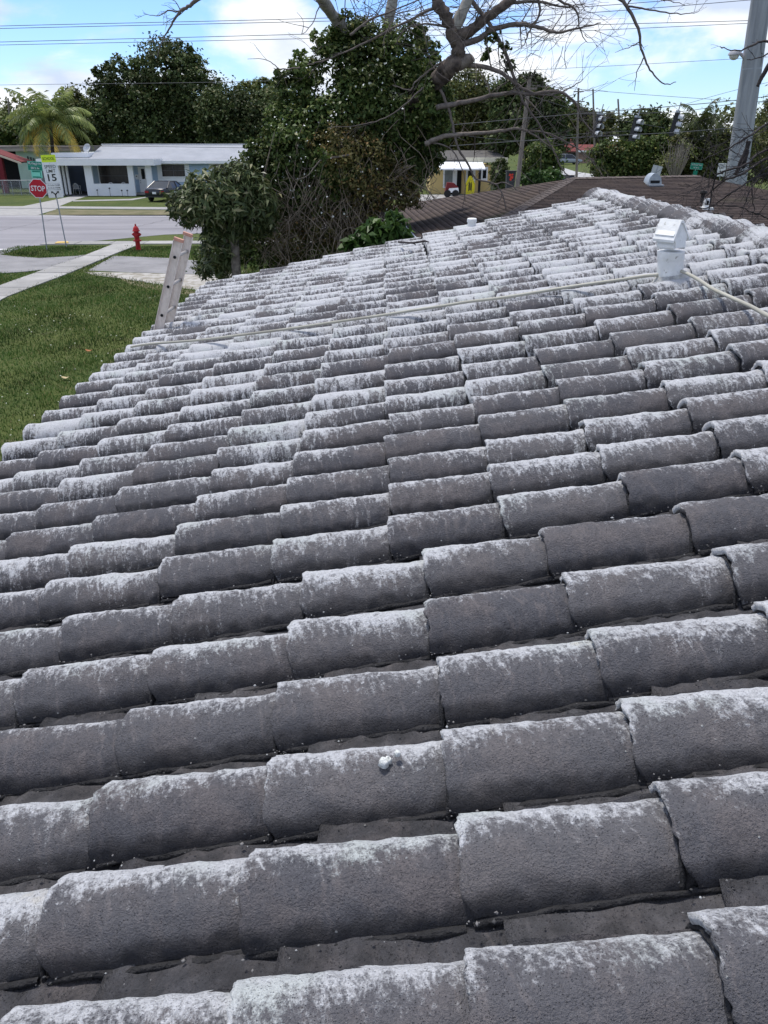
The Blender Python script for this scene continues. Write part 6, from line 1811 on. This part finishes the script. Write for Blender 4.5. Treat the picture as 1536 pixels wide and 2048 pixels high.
# ------------------------------------------------------------------ bare tree rising out of the thicket
BY = 20.0
bt = thing('bare_tree', 'bare leafless tree with thick twisted limbs above the thicket and roofs', 'tree', (P(745, 540, BY + 1.6).x, BY + 1.6, 0))
twigs = MB()
def px_path(pts, Y=BY):
    out = []
    for i, p in enumerate(pts):
        y = Y + (p[2] if len(p) > 2 else 0)
        out.append(P(p[0], p[1], y))
    return out
def jitter(pts, amt):
    return [pts[0]] + [p + Vector((random.uniform(-1, 1), random.uniform(-1, 1), random.uniform(-1, 1))) * amt for p in pts[1:-1]] + [pts[-1]]
def twig(p, d, ln, r, depth, target, curl=0.5):
    n = max(3, int(ln / 0.16))
    pts = [p]; dd = d.normalized()
    bias = Vector((random.uniform(-1, 1), random.uniform(-.6, .6), random.uniform(-.6, 1))) * curl
    for i in range(n):
        dd = (dd + bias * 0.16 + Vector((random.uniform(-1, 1), random.uniform(-1, 1), random.uniform(-1, 1))) * 0.20).normalized()
        pts.append(pts[-1] + dd * (ln / n))
    target.tube(pts, list(np.linspace(r, max(r * 0.35, 0.003), len(pts))), 4 if r < 0.012 else 5, caps=False)
    if depth > 0:
        for k in range(random.randint(2, 4)):
            i = random.randint(max(1, len(pts) // 4), len(pts) - 1)
            d2 = (dd + Vector((random.uniform(-1, 1), random.uniform(-.7, .7), random.uniform(-.8, 1)))).normalized()
            twig(pts[i], d2, ln * random.uniform(0.35, 0.65), r * 0.55, depth - 1, target, curl)
def branch(name, pts, r0, r1, m, parent, ntw=0, tl=0.8, n=7, target=None, k=5, depth=1, rough=0.012):
    p = jitter(smooth_path(pts, k), rough)
    rad = list(np.linspace(r0, r1, len(p)))
    if r0 > 0.08: rad = [q * random.uniform(0.90, 1.12) for q in rad]
    o = MB().tube(p, rad, n).build(name, m, parent, True)
    for i in range(ntw):
        j = random.randint(len(p) // 6, len(p) - 1)
        d = (p[min(j + 1, len(p) - 1)] - p[max(j - 1, 0)]).normalized()
        dd = (d * 0.7 + Vector((random.uniform(-1, 1), random.uniform(-.8, .8), random.uniform(-.7, 1)))).normalized()
        twig(p[j], dd, tl * random.uniform(0.5, 1.3), max(0.005, rad[j] * 0.38) if rad[j] < 0.05 else 0.016, depth, target)
    return o
tb0 = P(850, 540, BY); tb0.z = -0.2
tb0 = P(745, 540, BY + 1.6); tb0.z = -0.2
M_BARK_RUG = mat('rugged_bark', (0.15, 0.12, 0.10), (0.05, 0.04, 0.036), 7, 0.95, 1.0, 22)
trunk = branch('trunk', [tb0] + px_path([(750, 400, 1.7), (765, 290, 1.7), (815, 215, 1.3), (858, 180, 0.9), (890, 143), (916, 112), (908, 70), (890, 30), (868, -20), (850, -120)]), 0.23, 0.11, M_BARK_RUG, bt, 0, n=16, k=7, rough=0.03)
branch('burl', px_path([(893, 140), (882, 156), (872, 168)]), 0.21, 0.12, M_BARK_DARK, trunk, n=11, rough=0.02)
branch('broken_stub', px_path([(905, 128), (928, 124), (944, 114)]), 0.19, 0.09, M_BARK, trunk, n=11, rough=0.015)
branch('limb', px_path([(912, 74), (940, 62), (970, 38), (1012, 6), (1070, -50)]), 0.125, 0.08, M_BARK_RUG, bt, 10, 1.2, 11, twigs)
branch('limb', px_path([(906, 66), (922, 30), (944, -20), (960, -80)]), 0.13, 0.10, M_BARK_PALE, bt, 3, 1.0, 10, twigs)
branch('limb', px_path([(742, 260, 2.2), (735, 160, 2.2), (716, 106, 2.0), (690, 62, 1.6), (664, 28, 1.2), (630, -20), (590, -70), (520, -90)]), 0.17, 0.11, M_BARK_PALE, bt, 12, 1.3, 11, twigs)
branch('limb', px_path([(757, 230, 2.4), (764, 120, 2.4), (776, 50, 2.2), (790, -30, 2), (800, -100)]), 0.15, 0.11, M_BARK_PALE, bt, 10, 1.3, 10, twigs)
branch('limb', px_path([(914, 90), (955, 80), (985, 58), (1040, 48), (1080, 56), (1115, 66), (1160, 56), (1202, 46)]), 0.075, 0.010, M_TWIG, bt, 12, 0.8, 8, twigs)
B_ = lambda pts, r0, r1=0.008, ntw=6, tl=0.7, m=None, dep=1: branch('branch', px_path(pts), r0, r1, m or M_TWIG, bt, ntw, tl, 6, twigs, depth=dep)
B_([(935, 130), (985, 138), (1020, 158), (1050, 180), (1090, 190), (1130, 182), (1165, 160)], 0.055, 0.008, 8, 0.9)
B_([(872, 216), (910, 208), (940, 202), (1010, 186), (1060, 188), (1115, 183), (1150, 205), (1165, 240), (1196, 275)], 0.065, 0.010, 12, 0.9)
B_([(850, 288), (890, 272), (940, 268), (1000, 262), (1040, 258), (1070, 272), (1110, 300)], 0.062, 0.012, 10, 0.8, M_BARK)
B_([(878, 175), (900, 225), (912, 285), (938, 332), (950, 356), (985, 366), (1003, 385), (1012, 418)], 0.034, 0.012, 5, 0.5)
B_([(990, 368), (1012, 366), (1035, 380), (1052, 390)], 0.018, 0.006, 3, 0.3)
B_([(1003, 388), (1000, 400), (985, 403)], 0.014, 0.005, 2, 0.3)
B_([(935, -10), (985, 58), (1012, 110), (1032, 165), (1048, 205), (1078, 250), (1108, 305), (1130, 345), (1150, 352)], 0.050, 0.008, 12, 0.8)
B_([(1060, -40), (1080, 20), (1060, 60), (1048, 90)], 0.035, 0.008, 6, 0.6)
B_([(1060, -60), (1110, -5), (1150, 20), (1160, 60), (1175, 85)], 0.035, 0.006, 8, 0.7)
B_([(1012, 6), (1080, 4), (1130, 14), (1170, 6)], 0.04, 0.006, 8, 0.8)
B_([(1070, -50), (1150, -40), (1210, -25), (1237, -5), (1253, 12), (1276, 56), (1281, 84), (1288, 115), (1304, 145), (1330, 168), (1352, 164)], 0.055, 0.008, 3, 0.3)
B_([(1281, 83), (1258, 95), (1230, 105)], 0.014, 0.004, 2, 0.2)
B_([(1288, 115), (1274, 145), (1269, 182)], 0.016, 0.004, 1, 0.2)
B_([(1253, 12), (1290, 18), (1340, 26), (1372, 28), (1396, 24)], 0.022, 0.005, 6, 0.4)
B_([(1253, 10), (1275, -5), (1330, 0), (1370, 10)], 0.020, 0.005, 4, 0.3)
B_([(520, -90), (450, -50), (400, -6), (376, 14), (360, 24), (346, 44), (326, 80), (312, 118)], 0.060, 0.006, 5, 0.35)
B_([(360, 24), (336, 22), (318, 32), (290, 29)], 0.018, 0.005, 5, 0.3)
B_([(361, 24), (352, 5), (338, -4)], 0.014, 0.005, 3, 0.3)
B_([(880, 10), (840, 30), (790, 55), (720, 90), (650, 120), (615, 130)], 0.035, 0.010, 6, 0.6)
B_([(900, 55), (850, 48), (810, 60), (790, 90)], 0.026, 0.006, 6, 0.6)
B_([(890, 120), (860, 140), (830, 165), (820, 180), (785, 170)], 0.028, 0.008, 4, 0.5)
B_([(845, 175), (815, 205), (770, 235), (720, 250), (655, 255)], 0.022, 0.006, 4, 0.5)
B_([(700, 310), (650, 318), (632, 330), (615, 352), (590, 360)], 0.024, 0.008, 5, 0.5, M_BARK)
B_([(600, 135), (560, 138), (535, 120), (495, 118)], 0.016, 0.004, 3, 0.4)
B_([(862, 285), (905, 300), (930, 360), (925, 420)], 0.02, 0.005, 6, 0.6)
B_([(1060, 262), (1100, 268), (1160, 300), (1190, 330)], 0.025, 0.006, 6, 0.7)
B_([(700, 70), (740, 40), (800, 15), (870, -15)], 0.03, 0.008, 8, 0.9)
for i in range(70):
    x, y = random.uniform(640, 1180), random.uniform(-5, 60)
    p = P(x, y, BY + random.uniform(-.8, .8))
    twig(p, Vector((random.uniform(-1, 1), random.uniform(-.4, .4), random.uniform(-.6, 1))), random.uniform(0.6, 1.5), random.uniform(0.006, 0.013), 1, twigs)
for i in range(46):
    x, y = random.uniform(940, 1190), random.uniform(60, 340)
    p = P(x, y, BY + random.uniform(-.8, .8))
    twig(p, Vector((random.uniform(-.4, 1), random.uniform(-.4, .4), random.uniform(-.8, .8))), random.uniform(0.5, 1.2), random.uniform(0.005, 0.010), 1, twigs)
twigs.build('twigs', M_TWIG, bt, kind='stuff')
leaf_cloud('clinging_leaves', [pblob(x, y, rx, ry, BY, 0.8) for x, y, rx, ry in ((985, 70, 14, 18), (1010, 95, 14, 22), (1020, 130, 10, 16), (975, 110, 8, 18), (650, 310, 26, 8))], 330, 0.13, G_MID, bt, clump=0.4, per=8, shell=0.3, seed=61)

# second bare tree reaching in from beyond the right edge, in front of the concrete pole
RY = 15.5
rt = thing('bare_branch_tree', 'dark bare branches of a tree reaching in at the right edge over the shingled roof', 'tree', (P(1700, 500, RY).x, RY, 0))
tw2 = MB()
rb = P(1700, 500, RY); rb.z = -0.2
rtk = branch('trunk', [rb] + [P(1690, 380, RY), P(1680, 250, RY), P(1665, 120, RY), P(1660, -40, RY)], 0.20, 0.10, M_BARK_DARK, rt, 0, n=10)
def C_(pts, r0, r1=0.006, ntw=4, tl=0.5):
    p = [P(x, y, RY + 0.3 * math.sin(x * 0.05)) for x, y in pts]
    return branch('branch', p, r0, r1, M_TWIG_DARK, rt, ntw, tl, 6, tw2)
C_([(1665, 120), (1580, 90), (1528, 82), (1500, 92), (1478, 102), (1455, 98), (1440, 94)], 0.030, 0.004, 5, 0.22)
C_([(1665, 140), (1590, 104), (1540, 106), (1512, 118), (1494, 119)], 0.024, 0.005, 4, 0.25)
C_([(1675, 220), (1600, 228), (1540, 244), (1495, 275), (1450, 300), (1400, 322)], 0.034, 0.006, 10, 0.5)
C_([(1680, 270), (1600, 300), (1530, 320), (1480, 350), (1450, 360), (1418, 386), (1400, 410)], 0.034, 0.006, 10, 0.5)
C_([(1680, 280), (1590, 295), (1530, 300), (1490, 330), (1440, 345), (1428, 362), (1420, 410), (1417, 424)], 0.026, 0.010, 8, 0.5)
C_([(1682, 300), (1600, 340), (1540, 345), (1500, 362), (1465, 385), (1440, 402), (1425, 412), (1390, 420)], 0.028, 0.006, 8, 0.5)
C_([(1690, 330), (1620, 400), (1560, 440), (1520, 430), (1480, 415), (1430, 410)], 0.024, 0.006, 6, 0.5)
C_([(1590, 295), (1540, 330), (1508, 360), (1505, 395), (1508, 420), (1496, 450)], 0.020, 0.005, 5, 0.4)
C_([(1600, 340), (1530, 350), (1500, 380), (1490, 410), (1475, 440)], 0.018, 0.005, 5, 0.4)
C_([(1590, 230), (1560, 280), (1540, 330), (1520, 375)], 0.022, 0.005, 8, 0.5)
for i in range(60):
    x, y = random.uniform(1400, 1600), random.uniform(255, 400)
    p = P(x, y, RY + random.uniform(-.6, .6))
    twig(p, Vector((random.uniform(-1, -.1), random.uniform(-.3, .3), random.uniform(-.8, .5))), random.uniform(0.3, 0.9), random.uniform(0.003, 0.008), 1, tw2)
tw2.build('twigs', M_TWIG_DARK, rt, kind='stuff')
for pts in ([(1545, 120), (1532, 140), (1522, 158), (1515, 173)], [(1497, 282), (1493, 300), (1482, 322), (1473, 345)], [(1494, 300), (1490, 320), (1487, 336)], [(1486, 318), (1478, 335), (1470, 350)]):
    branch('seed_pod', [P(x, y, RY) for x, y in pts], 0.045, 0.030, M_TWIG_DARK, rt, 0, n=8, rough=0.004)
bh_line = leaf_cloud('far_tree_line', [(x, 260 + 30 * math.sin(x * 0.02), 6 + 2.0 * math.sin(x * 0.11), 16, 12, 7 + 1.5 * math.sin(x * 0.23)) for x in range(-260, 300, 14)], 42000, 1.5, G_OLIVE, clump=0.30, per=24, shell=0.4, seed=71, kind='stuff', aspect=0.7)

# ------------------------------------------------------------------ blades of grass, clover, fallen leaves
def in_poly(x, y, poly):
    ins = np.zeros(len(x), bool)
    n = len(poly)
    for i in range(n):
        x1, y1 = poly[i][0], poly[i][1]; x2, y2 = poly[(i + 1) % n][0], poly[(i + 1) % n][1]
        c = ((y1 > y) != (y2 > y)) & (x < (x2 - x1) * (y - y1) / (y2 - y1 + 1e-12) + x1)
        ins ^= c
    return ins
bare = [[(p.x, p.y) for p in Lp + Rp[::-1]],
        [(p.x, p.y) for p in (G(228, 512), G(330, 516), G(470, 522), G(470, 590), G(300, 566), G(235, 556), G(176, 541))],
        [(p.x, p.y) for p in (G(-12, 509), G(24, 513), G(80, 517), G(150, 513), G(172, 510), G(90, 540), G(40, 545), G(-30, 549))]]
def grass(n, x0, x1, y0, y1, hmin, hmax, w, mt, name, seed, per_clump=5, keep=None):
    r = np.random.default_rng(seed)
    u = r.random(n)
    y = y0 + (y1 - y0) * u ** 1.35
    x = r.uniform(x0, x1, n)
    ok = x < -2.6 - 0 * y
    ok &= (x > -(0.55 * (y + 4)) - 1.5)
    jx, jy = r.normal(size=n) * 0.13, r.normal(size=n) * 0.13
    for b in bare: ok &= ~in_poly(x + jx, y + jy, b)
    if keep is not None: ok &= keep(x, y)
    x, y = x[ok], y[ok]
    m = len(x)
    h = r.uniform(hmin, hmax, m) * (0.75 + 0.5 * np.sin(x * 1.3 + 1.7 * np.sin(y * 0.9)) ** 2)
    a = r.uniform(0, 6.28, m); ln = r.uniform(0.2, 1.0, m)
    ww = w * r.uniform(0.7, 1.4, m) * (0.7 + y / 25)
    V = np.zeros((m, 3, 3))
    b2 = a + 1.57
    V[:, 0] = np.stack([x - ww * np.cos(b2), y - ww * np.sin(b2), np.full(m, -0.004)], -1)
    V[:, 1] = np.stack([x + ww * np.cos(b2), y + ww * np.sin(b2), np.full(m, -0.004)], -1)
    V[:, 2] = np.stack([x + ln * h * np.cos(a), y + ln * h * np.sin(a), h], -1)
    return npmesh(name, V.reshape(-1, 3), np.arange(m * 3).reshape(m, 3), mt, None, kind='stuff')
G_GRASS = leaf_mat('grass_blade', (0.017, 0.052, 0.008), (0.062, 0.108, 0.024), (0.19, 0.165, 0.075), 0.3, 0.6, 0.94, 0.1, 0.5)
setp(grass(260000, -17, -2.6, 6.0, 37.5, 0.03, 0.085, 0.006, G_GRASS, 'lawn_grass', 81), 'rough green grass of the lawn', 'grass')
fr = np.random.default_rng(5)
fx_, fy_ = fr.uniform(-15, -4, 900), 7 + 26 * fr.random(900) ** 1.4
ok = (fx_ > -(0.55 * (fy_ + 4)) - 1)
for b in bare: ok &= ~in_poly(fx_, fy_, b)
ok &= (np.sin(fx_ * 0.9 + 1) + np.sin(fy_ * 0.8 + fx_ * 0.3)) > -0.4
fx_, fy_ = fx_[ok], fy_[ok]
V = []
for x, y in zip(fx_, fy_):
    s2 = random.uniform(0.010, 0.022); z = random.uniform(0.05, 0.10); a = random.uniform(0, 6.28)
    for k_ in range(4):
        V.append((x + s2 * math.cos(a + 1.571 * k_), y + s2 * math.sin(a + 1.571 * k_), z + random.uniform(-.006, .006)))
o = npmesh('clover_flowers', V, np.arange(len(V)).reshape(-1, 4), mat('clover_white', (0.62, 0.63, 0.56), None, 4, 0.8), None, kind='stuff')
for (x, y, c_, lab) in ((131, 754, (0.45, 0.36, 0.20), 'pale yellow fallen leaf on the lawn nearest our eave'), (178, 700, (0.33, 0.13, 0.05), 'orange brown fallen leaf lying further up the lawn')):
    p = G(x, y, 0.07); s2 = 0.085
    n_ = 10
    pts_ = [(p.x + s2 * math.cos(2 * math.pi * k_ / n_), p.y + s2 * 0.62 * math.sin(2 * math.pi * k_ / n_), p.z + 0.02 * math.cos(4 * math.pi * k_ / n_)) for k_ in range(n_)]
    setp(MB().prism(pts_, (0, 0, -0.004)).build('fallen_leaf', mat('leaf_' + ('straw' if c_[0] > 0.4 else 'rust'), c_), None, origin=p), lab, 'leaf', 'fallen leaves on the lawn')
